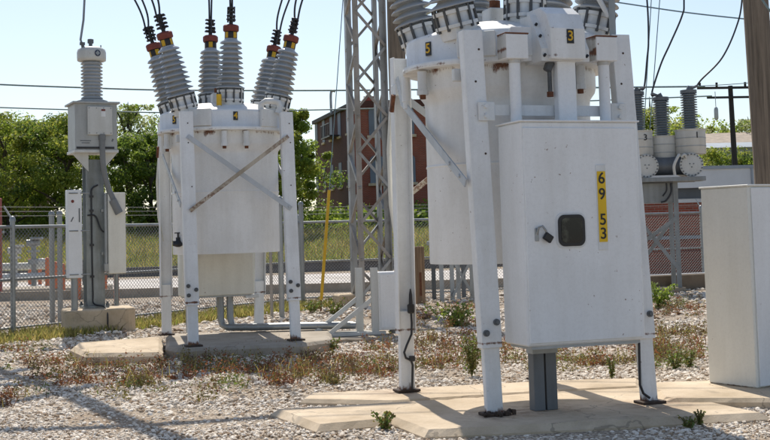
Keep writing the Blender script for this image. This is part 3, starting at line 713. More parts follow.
# ------------------------------------------------------------------ grey cabinet at right
rc = thing('control_cabinet', 'plain pale grey control cabinet standing at the right edge of the front pad', 'cabinet', (3.12, 10.36, .17), R(33))
MB().box((.55, .27, .865), (1.10, .54, 1.73), None, .012).build('body', M['cab_sunward'], rc)
MB().box((.55, .27, 1.737), (1.12, .56, .016), None, .004).build('roof', M['cab_sunward'], rc)
MB().box((.56, -.006, .865), (1.06, .010, 1.70), None, .003).build('door', M['cab'], rc)  # plain panel over the front face, its bluish shade put into the colour

# ------------------------------------------------------------------ wooden poles
def pole(name, label, base, h, r0, r1, mat, lean=(0, 0), group=None, n=20):
    mb = MB(); pts = []; rr = []
    for k in range(13):
        t = k/12; pts.append(Vector((lean[0]*t + .012*math.sin(t*9), lean[1]*t + .01*math.cos(t*7), -.2 + (h+.2)*t))); rr.append(r0+(r1-r0)*t)
    mb.tube(pts, rr, n=n); o = thing(name, label, 'utility pole', base, 0, group); mb.build('shaft', mat, o); return o
pb = at(764, 300, 16.0); pb.x += .15; rp = pole('utility_pole', 'thick weathered wooden utility pole rising behind the right hand cabinet', (pb.x, 16.0, 0), 9.5, .185, .150, M['wood'], (-.12, 0))
sb = MB()
for (zz) in (2.2, 3.1): sb.rod((.02, -.17, zz), (.02, -.20, zz), .018, n=8)
sb.build('bolt', M['galv'], rp)
pb = at(401, 200, 24.0); wp = pole('utility_pole', 'brown wooden utility pole just right of the lattice tower', (pb.x+.02, 24.0, 0), 10, .19, .165, M['wood'], (-.02, 0))
g_ = gnd(420, 305, 0); sp = thing('wooden_post', 'short square brown wooden post behind the front breaker', 'post', (g_.x, g_.y, 0), R(14))
MB().box((0, 0, .60), (.21, .20, 1.3), None, .015).build('shaft', M['wood_brown'], sp)
MB().box((.0, -.10, .45), (.05, .012, .5)).build('rust_strap', M['rust'], sp)

# far pole with two crossarms
fp = thing('utility_pole', 'dark distant utility pole with two crossarms and hanging insulators', 'utility pole', (at(738, 210, 62).x, 62, 0), R(6))
mb = MB(); mb.tube([(0, 0, 0), (-.05, 0, 4), (-.10, 0, 8.62)], [.17, .15, .12], n=12); mb.build('shaft', M['wood_dark'], fp)
mb = MB(); mb.box((-.15, -.2, 8.5), (3.6, .11, .12)); mb.build('crossarm', M['wood_dark'], fp)
mb = MB(); mb.box((.1, -.2, 8.0), (3.1, .10, .11)); mb.build('crossarm', M['wood_dark'], fp)
for x in (-1.05, 1.0):
    mb = MB(); mb.lathe([(.03, 7.5), (.09, 7.45), (.11, 7.35), (.11, 6.95), (.09, 6.85), (.02, 6.8)], 12, Matrix.Translation((x, -.32, 0))); mb.rod((x, -.32, 6.9), (x, -.3, 8.3), .02, n=6); mb.build('insulator', M['porcelain'], fp)
for x in (-1.9, -.9, .8, 1.7):
    mb = MB(); mb.rod((x*.9-.1, -.2, 8.55), (x*.9-.1, -.2, 8.78), .06, n=8); mb.build('pin_insulator', M['wood_dark'], fp)
for (xx, h_) in ((.42, 4.2),):
    mb = MB(); mb.rod((xx, -.1, 0), (xx-.02, -.1, h_), .11, n=8); mb.build('riser_pipe', M['wood_dark'], fp)

# ------------------------------------------------------------------ lattice tower
tw = thing('lattice_tower', 'tall galvanized lattice steel tower with rusty braces in the middle', 'tower', (-.36, 25.9, 0), R(20))
hs, HT = .34, 11.0
for (sx, sy, mt) in ((-1, -1, 'tower_rust'), (1, -1, 'tower'), (1, 1, 'tower'), (-1, 1, 'tower')):
    mb = MB(); n1 = Vector((0, sy, 0))
    mb.angle((sx*hs, sy*hs, 0), (sx*hs, sy*hs, HT), .125, .012, (sx, 0, 0) if sx*sy < 0 else (0, sy, 0)); mb.build('leg', M[mt], tw)
hp_ = .76
for fi, (ax, ay, nx_, ny_) in enumerate(((1, 0, 0, -1), (0, 1, 1, 0), (1, 0, 0, 1), (0, 1, -1, 0))):
    k = 0; z = .25
    while z < HT-hp_:
        s_ = 1 if (k+(fi in (2, 3))) % 2 else -1; g2 = hs+.012
        a = Vector((ax*hs*s_+nx_*g2, ay*hs*s_+ny_*g2, z)); b = Vector((-ax*hs*s_+nx_*g2, -ay*hs*s_+ny_*g2, z+hp_))
        mb = MB(); mb.angle(a, b, .062, .008, (nx_, ny_, 0)); mb.build('brace', M['tower_rust'] if (k+fi) % 3 else M['tower'], tw)
        z += hp_; k += 1
fbk = thing('concrete_footing', 'low buff concrete footing block beside the lattice tower base', 'footing', (gnd(346, 307).x, gnd(346, 307).y+.2, 0), R(20))
MB().box((0, 0, .10), (.46, .50, .34), None, .03).build('block', M['concrete'], fbk)
# guy wire with a yellow guard
g0 = gnd(320.5, 311); top = Vector((-.45, 25.6, 10.4))
gw = thing('guy_wire', 'thin steel guy wire with a bright yellow guard sleeve near the ground', 'guy wire', g0)
mb = MB(); mb.tube([(0, 0, -.05), top-g0], .010, n=6); mb.build('wire', M['wire'], gw)
dgw = (top-g0).normalized(); mb = MB(); mb.tube([dgw*.22, dgw*2.50], .033, n=10); mb.build('guard', M['yellow'], gw)
mb = MB(); mb.rod((0, 0, -.1), dgw*.24, .02, n=8); mb.build('anchor_rod', M['rust'], gw)

# ------------------------------------------------------------------ junction box on a braced stand (between breakers)
js = thing('junction_box', 'white junction box on a braced channel stand left of the front breaker', 'junction box', (at(368, 330, 18.0).x, 18.0, .06), R(14))
def chan(mb, p, h, w=.105):
    mb.box((p[0], p[1], h/2+.02), (w, .012, h), None, .002)
    for s in (-1, 1): mb.box((p[0]+s*(w/2-.006), p[1]+.03, h/2+.02), (.012, .05, h-.004))
for (x, y) in ((-.08, .16), (.11, -.04)):
    mb = MB(); chan(mb, (x, y), .98); mb.build('channel_post', M['pale_paint'], js)
for (x, y) in ((-.08, .18), (.11, -.02)):
    mb = MB(); mb.bar((x-.02, y, .55), (x-.70, y, .05), .062, .03, (0, 1, 0)); mb.build('diagonal_brace', M['pale_paint'], js)
    mb = MB(); mb.box((x-.32, y, .03), (.95, .07, .05), None, .004); mb.build('base_rail', M['pale_paint'], js)
mb = MB(); mb.box((.33, .08, .50), (.34, .30, .86), None, .01); bxo = mb.build('box', M['cab'], js)
mb = MB(); mb.box((.335, -.075, .50), (.30, .014, .80), None, .004); mb.build('door', M['cab'], js)
mb = MB(); mb.rod((.40, .1, .0), (.40, .1, .08), .05, n=12); mb.build('conduit', M['galv_dark'], js)

# ------------------------------------------------------------------ dead tank breaker at the right, on a steel stand
def tanks(label, px, Y, rotz, labels=True):
    o = thing('circuit_breaker', label, 'circuit breaker', (at(px, 170, Y).x, Y, 0), rotz)
    sp_ = .60
    zt = {0: 2.85}
    base = 2.80
    for i, x in enumerate((-.62, .0, .60)):
        yo = -.10 if i != 1 else .16; base = 2.80 - (.12 if i == 1 else 0); sg_ = -1 if i == 1 else 1
        mb = MB(); mb.lathe([(.33, base+.38), (.345, base+.39), (.345, base+.92), (.345, base+.92), (.36, base+.925), (.36, base+.955), (.36, base+.955), (.12, base+.97)], 36, Matrix.Translation((x, yo, 0)))
        hs_ = mb.build('transformer_housing', M['pale_paint'], o)
        mb = MB()
        for zz in (base+.55, base+.74): mb.lathe([(.347, zz), (.352, zz+.005), (.352, zz+.02), (.347, zz+.025)], 36, Matrix.Translation((x, yo, 0)))
        mb.build('housing_band', M['grey_paint'], hs_)
        prof = [(.15, base+.965)]; z = base+1.0
        for k in range(14): prof += [(.125, z), (.19, z+.006), (.195, z+.014), (.19, z+.02), (.13, z+.04)]; z += .058
        prof += [(.12, z)]
        mb = MB(); mb.lathe(prof, 24, Matrix.Translation((x, yo, 0))); ins = mb.build('bushing', M['porcelain_dark'], o)
        mb = MB(); mb.rod((x, yo, z-.01), (x, yo, z+.07), .19, n=16); mb.box((x+.10*sg_, yo, z+.12), (.26, .09, .06), Euler((0, -.4*sg_, 0)), .01); mb.rod((x, yo, z+.05), (x+.05*sg_, yo, z+.15), .07, n=8); mb.build('terminal', M['galv_dark'], ins)
        zt[i] = (x+.20*sg_, yo, z+.17)
    base = 2.80
    for i, x in enumerate((-.50, .52)):
        mb = MB(); Mx = Matrix.Translation((x, -.42, base+.12)) @ Euler((PI/2, 0, 0)).to_matrix().to_4x4()
        mb.lathe([(.24, -.9), (.24, .0), (.24, .0), (.27, .0), (.27, .0), (.27, .045), (.27, .045), (.0001, .06)], 32, Mx); tk = mb.build('end_plate', M['pale_paint'], o)
        mb = MB()
        for k in range(20):
            t = 2*PI*k/20; p = Mx @ Vector((.245*math.cos(t), .245*math.sin(t), .045)); mb.rod(p, p+Vector((0, -.03, 0)), .018, n=6, smooth=False)
        for k in range(3):
            t = 2*PI*k/3+.5; p = Mx @ Vector((.05*math.cos(t), .05*math.sin(t), .055)); mb.rod(p, p+Vector((0, -.014, 0)), .016, n=6)
        mb.build('bolt', M['galv_dark'], tk)
    mb = MB(); mb.rod((-.42, -.12, base+.12), (.45, -.12, base+.12), .21, n=20); mb.build('interrupter_tank', M['galv_dark'], o)
    mb = MB(); mb.tube(catmull([(.12, -.5, base-.1), (.10, -.55, base+.1), (.18, -.55, base+.28), (.24, -.5, base+.36)]), .035, n=8); mb.tube(catmull([(.28, -.5, base+.30), (.36, -.52, base+.36), (.40, -.50, base+.28)]), .03, n=8); mb.build('gas_pipe', M['pale_paint'], o)
    mb = MB(); mb.box((0, -.30, base-.20), (1.62, .55, .10), None, .006); mb.box((0, .35, base-.20), (1.5, .12, .10), None, .006); mb.build('cross_frame', M['stand'], o)
    mb = MB(); mb.box((-.30, -.1, base-.50), (.86, .36, .46), None, .01); cb = mb.build('control_box', M['stand'], o)
    mb = MB(); mb.tube(catmull([(.05, -.36, base-.28), (.04, -.38, base-.5), (-.08, -.38, base-.68), (-.2, -.38, base-.72)]), .022, n=6); mb.tube(catmull([(-.05, -.36, base-.28), (-.06, -.37, base-.45), (-.15, -.37, base-.58)]), .018, n=6); mb.build('cable_loop', M['cable'], cb)
    for (x, y) in ((-.70, -.30), (.16, -.30), (.16, .34), (-.70, .34)):
        mb = MB(); mb.angle((x, y, 0), (x, y, base-.25), .11, .012, (0, -1, 0)); mb.build('stand_leg', M['stand'], o)
    for (a, b, y) in (((-.68, 1.15), (.16, 1.72), -.33), ((.16, .55), (-.68, 1.65), -.31), ((-.68, .55), (.16, 1.65), .34)):
        mb = MB(); mb.bar((a[0], y, a[1]), (b[0], y, b[1]), .085, .012, (0, 1, 0)); mb.build('stand_brace', M['stand'], o)
    for y in (-.30, .34):
        mb = MB(); mb.box((-.27, y, .06), (1.1, .2, .12)); mb.build('stand_base', M['concrete_grey'], o)
    if labels:
        rot = Euler((PI/2, 0, 0)).to_matrix().to_4x4()
        text('3', 'number', .20, Matrix.Translation((-.50, -.10-.335, base+.78)) @ rot, M['blackpaint'], o)
        text('1', 'number', .20, Matrix.Translation((.68, -.10-.345, base+.80)) @ rot, M['blackpaint'], o)
    return o, zt
dk, zt = tanks('grey three phase breaker with round bolted end plates on a steel stand', 665, 28.0, R(-2))
# leads up from it
Mk = Matrix.Translation(dk.location) @ Euler((0, 0, R(-2))).to_matrix().to_4x4()
for i, (pts, lab) in enumerate((([(647, 60), (648.5, 40), (647, 0), (640, -60)], 'black conductor curving up from the leftmost insulator of the three phase breaker'),
                              ([(661, 64), (670, 44), (682, 16), (684, 0), (682, -60)], 'black conductor slanting up from the middle insulator of the three phase breaker'),
                              ([(702, 79), (722, 58), (736, 28), (742, 0), (744, -60)], 'black conductor curving up from the rightmost insulator beside the wooden pole'))):
    w = Mk @ Vector(zt[i]); P = [w-Vector((.10*(-1 if i == 1 else 1), 0, .04)), w]+[at(u, v, w.y+.05*k) for k, (u, v) in enumerate(pts)]
    mb = MB(); mb.tube(catmull(P), .022, n=6); tag(mb.build('lead_cable', M['cable']), lab, 'cable', 'conductors above the three phase breaker')
for i, (a, b) in enumerate((((653, -30), (644, 128)), ((662, -30), (650, 128)))):
    mb = MB(); mb.tube([at(*a, 34), at(*b, 34)], .014, n=5); tag(mb.build('overhead_wire', M['wire']), ('thin pale vertical wire behind the leftmost insulator of the three phase breaker', 'thin pale wire just right of the first vertical one behind the three phase breaker')[i], 'wire')
# far steel stand seen under the front breaker tank
st = thing('equipment_stand', 'grey steel equipment stand with crossed braces below the front breaker tank', 'steel stand', (at(453, 290, 27.5).x, 27.5, 0), R(15))
for (x, y, mt) in ((-.36, -.3, 'galv'), (-.12, -.32, 'galv'), (.36, -.3, 'galv'), (.36, .3, 'galv_dark'), (-.36, .3, 'galv_dark'), (.10, -.1, 'pale_paint')):
    mb = MB(); mb.angle((x, y, 0), (x, y, 1.25), .10, .012, (0, -1, 0)); mb.build('leg', M[mt], st)
for (a, b) in ((-.12, .36), (.36, -.12)):
    mb = MB(); mb.bar((a, -.36 if a < 0 else -.345, .1), (b, -.36 if a < 0 else -.345, .95), .06, .01, (0, 1, 0)); mb.build('brace', M['galv'], st)
mb = MB(); mb.box((0, 0, 1.29), (.95, .8, .10), None, .01); mb.build('platform', M['galv'], st)
mb = MB(); mb.box((0, 0, 1.62), (.7, .6, .56), None, .02); mb.build('housing', M['grey_paint'], st)

# ------------------------------------------------------------------ chain link fence
def fence(label, pts, h=1.85, step=2.9, spacing=.078, skip0=False):
    o = thing('chain_link_fence', label, 'fence', (pts[0][0], pts[0][1], 0)); org = Vector((pts[0][0], pts[0][1], 0))
    wire_v = []; wire_q = []
    def wire(a, b, r):
        d = (b-a).normalized(); u = d.orthogonal().normalized(); w = d.cross(u); s0 = len(wire_v)
        for p in (a, b):
            for k in range(3):
                t = 2*PI*k/3; wire_v.append(tuple(p+(u*math.cos(t)+w*math.sin(t))*r))
        for k in range(3): wire_q.append((s0+k, s0+(k+1)%3, s0+3+(k+1)%3, s0+3+k))
    rails = MB(); barb = MB()
    for i in range(len(pts)-1):
        a = Vector((*pts[i], 0))-org; b = Vector((*pts[i+1], 0))-org; d = b-a; L = d.length; d.normalize()
        for z_, r_ in ((h, .030), (h*.51, .026), (.12, .02)): rails.rod(a+Vector((0, 0, z_)), b+Vector((0, 0, z_)), r_, n=8)
        nn = max(1, round(L/step)); nrm = Vector((d.y, -d.x, 0))
        for k in range(nn+1):
            if i > 0 and k == 0: continue
            p = a+d*(L*k/nn); big = (k == 0 and i == 0) or k == nn
            pm = MB(); pm.rod(p+Vector((0, 0, -.1)), p+Vector((0, 0, h+.10)), .045 if big else .034, n=12)
            pm.lathe([(.055 if big else .042, h+.09), (.055, h+.12), (.045, h+.16), (.018, h+.185), (.0001, h+.19)], 12, Matrix.Translation(p))
            pm.bar(p+Vector((0, 0, h+.12)), p+nrm*-.22+Vector((0, 0, h+.36)), .03, .02, (d.x, d.y, 0))
            pm.build('post', M['galv'], o)
        for k in range(3):
            off = -nrm*(.07+.075*k)+Vector((0, 0, h+.19+.08*k)); barb.rod(a+off, b+off, .004, n=4)
            for q_ in range(int(L/.30)):
                p = a+off+d*(.14*q_); barb.rod(p+Vector((0, 0, -.022))+nrm*.012, p+Vector((0, 0, .022))-nrm*.012, .003, n=3, cap=False)
        n = int((L+h)/spacing)
        for k in range(n):
            for s in (1, -1):
                x0 = k*spacing - (h if s > 0 else 0); x1 = x0+s*h if s > 0 else x0-h
                x1 = x0+h if s > 0 else x0-h; z0, z1 = 0.04, h-.02
                if s < 0: pass
                # clip to 0..L
                xa, za, xb, zb_ = x0, z0, x1, z1
                def clip(xa, za, xb, zb_, X):
                    t = (X-xa)/(xb-xa); return X, za+(zb_-za)*t
                if max(xa, xb) < 0 or min(xa, xb) > L: continue
                if xa < 0: xa, za = clip(xa, za, xb, zb_, 0)
                if xb < 0: xb, zb_ = clip(xa, za, xb, zb_, 0)
                if xa > L: xa, za = clip(xa, za, xb, zb_, L)
                if xb > L: xb, zb_ = clip(xa, za, xb, zb_, L)
                wire(a+d*xa+Vector((0, 0, za))+nrm*.03, a+d*xb+Vector((0, 0, zb_))+nrm*.03, .0042)
    rails.build('rail', M['galv'], o); barb.build('barbed_wire', M['mesh'], o)
    npmesh('chain_link_mesh', np.array(wire_v), np.array(wire_q), M['mesh'], o)
    return o
fence('grey chain link fence behind the left breaker running back toward the lattice tower', [(-11.0, 13.6), (-6.46, 20.73), (-5.15, 22.8), (-2.01, 27.6)])
fence('grey chain link fence across the back, from the lattice tower to the right', [(-1.97, 27.72), (8.1, 31.0), (18, 34.5)])
# loose posts by the gate corner
gp0 = None
for i, (u, v, vt, lab) in enumerate(((52.5, 322, 215, 'leftmost of two grey capped gate posts left of the instrument transformer'), (60.5, 322, 214.5, 'second of two grey capped gate posts left of the instrument transformer'), (282, 318, 200, 'grey steel gate post between the left breaker and its right leg'), (303, 305, 205, 'grey capped fence post just left of the yellow guy guard'), (272, 318, 205, 'thin rusty steel post close behind the left breaker'))):
    p = gnd(u, v); h = at(u, vt, p.y).z; r_ = .052 if i != 4 else .03
    if i == 0:
        gp0 = MB(); gp0.rod((0, 0, -.1), (0, 0, h), r_, n=14); gp0.lathe([(r_*1.15, h-.01), (r_*1.2, h+.03), (r_*.8, h+.07), (.0001, h+.09)], 14)
        o = gp0.build('fence_post', M['galv']); 
    else:
        mb = MB(); mb.rod((0, 0, -.1), (0, 0, h), r_, n=14); mb.lathe([(r_*1.15, h-.01), (r_*1.2, h+.03), (r_*.8, h+.07), (.0001, h+.09)], 14)
        o = mb.build('fence_post', M['tower_rust'] if i == 4 else M['galv'])
    o.location = p; tag(o, lab, 'post', 'loose fence posts')

# ------------------------------------------------------------------ bollards, gas valves, red column (left, beyond the fence)
labs = ['orange bollard, leftmost of the row behind the pipe valves', 'orange bollard, second from the left in the row behind the pipe valves', 'taller orange bollard, third in the row behind the pipe valves', 'orange bollard partly behind the grey gate posts', 'orange bollard between the gate posts and the slim white box', 'orange bollard left of the transformer post under the slim box', 'orange bollard just right of the transformer post', 'rightmost orange bollard under the beige box']
for i, (u, v, vt) in enumerate(((30, 285, 259), (40, 285, 260), (47.5, 291, 258), (55.5, 294, 262), (63, 297, 264), (79, 298, 274), (105, 296, 276), (116.5, 301, 278))):
    p = gnd(u, v, .03); h = max(.7, at(u, vt, p.y).z); mb = MB(); mb.rod((0, 0, -.2), (0, 0, h-.05), .066, n=14); mb.lathe([(.066, h-.06), (.062, h-.02), (.04, h+.01), (.0001, h+.02)], 14)
    o = mb.build('bollard', M['orange']); o.location = (p.x, p.y, 0); tag(o, labs[i], 'bollard', 'orange bollards beyond the fence')
vp = gnd(12, 292); gv = thing('pipe_manifold', 'silver cluster of pipes and valves beyond the fence at far left', 'pipework', (vp.x-.3, vp.y+1.0, 0), R(5)); gv.scale = (1.15, 1.15, 1.3)
mb = MB()
for k in range(2): mb.rod((-2.5, -.3+.6*k, .35+.25*k), (1.3, -.3+.6*k, .35+.25*k), .09, n=12)
mb.build('header_pipe', M['pale_paint'], gv)
for k, x in enumerate((-1.6, -1.0, -.45, .1, .62)):
    mb = MB(); hh = 1.0+.18*((k*7) % 3); mb.rod((x, -.1, 0), (x, -.1, hh), .075, n=10); mb.rod((x, -.1, hh*.55), (x, -.1, hh*.55+.12), .16, n=14); mb.rod((x, -.1, hh*.8), (x, -.1, hh*.8+.05), .17, n=14)
    mb.rod((x-.18, -.15, hh), (x+.18, -.15, hh), .085, n=10); mb.lathe([(.17, 0), (.2, .03), (.17, .06)], 14, Matrix.Translation((x+.1, -.2, hh+.08))); mb.build('valve', M['pale_paint'] if k % 2 else M['galv'], gv)
mb = MB(); mb.tube(catmull([(.62, -.1, .7), (.9, -.15, .72), (1.15, -.2, .6), (1.2, -.2, .3), (1.2, -.2, 0)]), .07, n=10); mb.build('elbow_pipe', M['pale_paint'], gv)
mb = MB(); mb.rod((1.9, .5, .55), (1.9, .42, .55), .17, n=16); mb.rod((1.9, .6, .0), (1.9, .6, .6), .05, n=8); mb.build('handwheel', M['black'], gv)
sl = gnd(20, 296); tag(MB().box((sl.x-1.5, sl.y+1.0, .08), (7.5, 2.2, .24), None, .03).build('concrete_slab', M['concrete_grey']), kind='structure')
rcx = at(-2.5, 230, 33); rcl = thing('red_column', 'red painted column at the extreme left beyond the fence', 'column', (rcx.x, 33, 0)); MB().box((0, 0, 1.45), (.20, .20, 2.7), None, .02).build('shaft', M['redpost'], rcl); MB().box((0, 0, .05), (.5, .5, .2), None, .02).build('base', M['concrete_grey'], rcl)

# ------------------------------------------------------------------ overhead steel and wires (mostly above the frame, they cast the shadows at left)
of = thing('overhead_steel_frame', 'unseen overhead galvanized steel beams whose shadows cross the gravel at left', 'steel frame', (-9.5, 17.2, 0))
org = Vector((-9.5, 17.2, 0))
def beam(a, b, mat='tower', w=.17):
    a, b = Vector(a)-org, Vector(b)-org; mb = MB(); d = (b-a).normalized(); s = d.cross(Vector((0, 0, 1))).normalized()
    mb.bar(a+Vector((0, 0, .09)), b+Vector((0, 0, .09)), w, .016); mb.bar(a-Vector((0, 0, .09)), b-Vector((0, 0, .09)), w, .016); mb.bar(a, b, .016, .16)
    mb.build('beam', M[mat], of)
beam((-7.7, 23.8, 8.0), (-2.1, 13.6, 8.0), w=.20); beam((-10.4, 22.7, 8.25), (-.5, 25.85, 8.25)); beam((-9.5, 17.9, 8.25), (-4.7, 19.4, 8.25), w=.24); beam((-9.5, 18.9, 8.5), (-5.2, 20.2, 8.5), w=.20)
beam((-4.45, 18.9, 8.3), (-5.6, 16.2, 8.3), w=.14); beam((-5.9, 21.6, 8.3), (-6.6, 18.6, 8.3), w=.14); beam((-9.5, 15.2, 8.3), (-1.2, 16.6, 8.3), w=.07); beam((-7.6, 19.8, 8.6), (-3.1, 21.4, 8.6), w=.10)  # more beams out of view, added and sized for their shadow streaks
for p in ((-10.4, 22.7), (-9.5, 17.2)):
    mb = MB(); q_ = Vector((*p, 0))-org; mb.box(q_+Vector((0, 0, 4.2)), (.25, .25, 8.6)); mb.build('mast', M['tower'], of)
rpx = rp.location.x
for k in range(3):
    s0 = Vector((-7.2, 23.8, 8.0)).lerp(Vector((-1.6, 13.6, 8.0)), .50+.15*k); a = s0; b = Vector((rpx-.12, 15.9, 8.4+.3*k)); pts = [a.lerp(b, t/10)-Vector((0, 0, .45*4*(t/10)*(1-t/10))) for t in range(11)]
    mb = MB(); mb.tube(pts, .013, n=6); tag(mb.build('overhead_wire', M['wire']), 'bus wire above the frame, strung to the wooden pole at right, %s' % ('highest', 'middle', 'lowest')[2-k], 'wire', 'bus wires overhead')
def sagline(px, Y, r, label, Y2=None):
    Y2 = Y2 or Y; n = len(px)-1
    P = [at(u, v, Y+(Y2-Y)*i/n) for i, (u, v) in enumerate(px)]; mb = MB(); mb.tube(catmull(P, 6), r, n=5); tag(mb.build('overhead_wire', M['wire']), label, 'wire')
sagline([(-80, 80), (0, 84.5), (80, 87.5), (165, 90), (310, 90.5), (430, 89.5), (560, 88), (705, 86.5)], 60, .045, 'upper overhead line spanning the sky behind both breakers to the distant pole')
sagline([(-80, 104), (0, 107.5), (80, 110), (165, 112.5), (310, 110), (430, 107), (560, 102), (712, 96)], 60, .035, 'lower overhead line just above the treetops behind the left breaker')
sagline([(520, -12), (618, 2.5), (690, 13), (770, 21.5), (860, 30)], 45, .028, 'slanting twisted overhead cable in the upper right sky')
sagline([(735, -40), (755, -12), (763, 1), (771, 12), (790, 36)], 15, .014, 'black cable crossing the top right corner beside the wooden pole')
sagline([(700, 86), (728, 84.5), (770, 81), (850, 72)], 61.5, .02, 'faint wire leaving the distant pole to the right')

# ------------------------------------------------------------------ buildings
def wallbox(name, mat, o, x0, x1, y0, y1, z0, z1): return MB().box(((x0+x1)/2, (y0+y1)/2, (z0+z1)/2), (x1-x0, y1-y0, z1-z0)).build(name, mat, o)
YB = 90.0; cn_ = at(352, 100, YB)
bb = thing('brick_building', 'tall red brick building with boarded arched windows behind the lattice tower', 'building', (cn_.x, YB, 0), R(0))
Wr = at(470, 120, YB).x-cn_.x; Hh = 1.0+(232-98)/1200*YB; Lf = at(315, 112, YB+14)-cn_
front = MB().prism([(0, 0), (Wr, 0), (Wr, 16), (Lf.x, Lf.y)], 0, Hh).build('wall', M['brick'], bb)
# shaded flank: shade put into the colour of a darker brick skin, 3 cm proud
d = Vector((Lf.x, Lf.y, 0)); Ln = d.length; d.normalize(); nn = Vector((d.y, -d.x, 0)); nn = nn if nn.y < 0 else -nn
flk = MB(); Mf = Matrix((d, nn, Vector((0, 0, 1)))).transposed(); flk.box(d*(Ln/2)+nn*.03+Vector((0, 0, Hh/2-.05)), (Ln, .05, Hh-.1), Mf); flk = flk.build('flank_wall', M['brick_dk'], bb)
MB().box((Wr/2, -.1, Hh+.1), (Wr+.3, .5, .5)).build('cornice', M['brick_dk'], bb)
cp = MB(); cp.box(d*(Ln/2)+nn*.1+Vector((0, 0, Hh+.1)), (Ln, .4, .3), Mf); cp.build('cornice', M['roof_dark'], bb)
def arched(x, z0, w, h, depth=-.02):
    pts = [(-w/2, 0), (w/2, 0), (w/2, h-.35)]+[(w/2*math.cos(R(20*k)), h-.35+.35*math.sin(R(20*k))) for k in range(1, 9)]+[(-w/2, h-.35)]
    return pts
for zc, rows in ((9.0-.2, 1), (5.2, 1), (1.4, 1)):
    for k in range(5):
        x = 1.75+k*2.35
        if x > Wr-.8: continue
        w_ = MB().prism(arched(0, 0, 1.05, 2.1), 0, .06, Matrix.Translation((x, -.02, zc)) @ Euler((PI/2, 0, 0)).to_matrix().to_4x4()).build('window', M['board'], bb)
        MB().box((x, -.12, zc-.1), (1.35, .2, .2)).build('sill', M['concrete'], w_)
for zc in (9.2, 5.2, 1.6):
    for k in range(5):
        p = d*(1.3+k*3.1)+nn*.07+Vector((0, 0, zc+.9)); wb = MB(); wb.box(p, (1.0, .05, 1.9), Mf); w_ = wb.build('window', M['board'], bb)
        sb = MB(); sb.box(p+nn*.05-Vector((0, 0, 1.05)), (1.2, .12, .16), Mf); sb.build('sill', M['concrete'], w_)
vp_ = MB(); vp_.tube(catmull([(Lf.x*.50, 5, Hh), (Lf.x*.50, 5, Hh+1.5), (Lf.x*.46, 5, Hh+1.8), (Lf.x*.40, 5, Hh+1.75)]), .10, n=8); vp_.build('vent_pipe', M['galv'], bb)
ch = MB(); ch.box((1.3, 2, Hh+.5), (.9, .8, .8)); ch.build('chimney', M['brick'], bb)
el = MB(); q_ = d*6+nn*.5; el.box(q_+Vector((0, 0, 9.2)), (3.4, .8, .12), Mf)
for k in range(8): el.box(d*(4.4+k*.46)+nn*.9+Vector((0, 0, 9.7)), (.05, .05, 1.0), Mf)
el.box(q_+nn*.4+Vector((0, 0, 10.2)), (3.4, .05, .06), Mf); el.build('fire_escape', M['blackpaint'], bb)

# low building at right: white fascia over red brick
YW = 37.0; x0 = at(610, 200, YW).x
lw = thing('low_building', 'low red brick building with white fascia behind the fence at right', 'building', (x0, YW, 0), R(3))
WL = 16.0; zr = at(690, 170, YW).z; zf = at(690, 188, YW).z; zwn = at(690, 199, YW).z
wallbox('wall', M['brick'], lw, 0, WL, .05, 8, 0, zwn); wallbox('window_band', M['window_dark'], lw, .3, WL-.3, .10, 7.8, zwn, zf)
wallbox('fascia', M['roof'], lw, -.3, WL+.3, -.35, 8.2, zf, zr)
wallbox('roof_edge', M['roof_grey'], lw, -.35, WL+.35, -.40, 8.25, zr, zr+.10)
for k in range(7): MB().box((1.2+k*2.1, .085, (zwn+zf)/2), (.09, .03, zf-zwn)).build('mullion', M['roof'], lw)
MB().box((4.35, -.375, (zr+zf)/2), (.05, .03, zr-zf)).build('downpipe', M['roof_grey'], lw)
MB().box((WL/2, .02, zwn-.05), (WL, .08, .12)).build('sill', M['roof'], lw)
MB().box((WL/2, -.03, 1.15), (WL, .12, .10)).build('rail', M['roof_grey'], lw)
# retaining wall behind right fence foot
rw = thing('retaining_wall', 'low shaded concrete retaining wall below the fence at right', 'wall', (8.4, 29.2, 0), R(18)); MB().box((0, 0, .14), (9.0, .30, .46), None, .02).build('wall', M['brown_conc'], rw)
MB().box((0, 1.15, .19), (9, .16, .30)).build('white_edge', M['white'], rw)
# houses beyond
def house(label, px, py_top, Y, w, h, rot, wall, roof):
    p = at(px, py_top, Y); o = thing('house', label, 'house', (p.x, Y, 0), rot); zt_ = p.z
    wallbox('wall', wall, o, -w/2, w/2, 0, 7, 0, zt_-h*.95)
    rf = MB(); Mh = Matrix(((0, 0, 1, 0), (1, 0, 0, 0), (0, 1, 0, 0), (0, 0, 0, 1))); rf.prism([(-.5, zt_-h), (3.5, zt_), (7.5, zt_-h)], -w/2-.4, w/2+.4, Mh); rf.build('roof', roof, o)
    for k in range(3): MB().box((-w/2+w*(k+.7)/3.4, -.02, zt_-h-1.0), (1.0, .06, 1.3)).build('window', M['window_dark'], o)
    return o
house('tan roofed house among the trees at right, left of the distant pole', 716, 130, 95, 7, 1.2, R(-5), M['roof_grey'], M['roof_tan'])
house('long blue grey shed roof behind the distant utility pole', 742, 139, 84, 8, .6, R(3), M['roof_grey'], M['roof_grey'])
house('dark roofed house showing through the treetops at far left', -2, 120, 108, 7, 1.6, R(8), M['brick_dk'], M['roof_dark'])

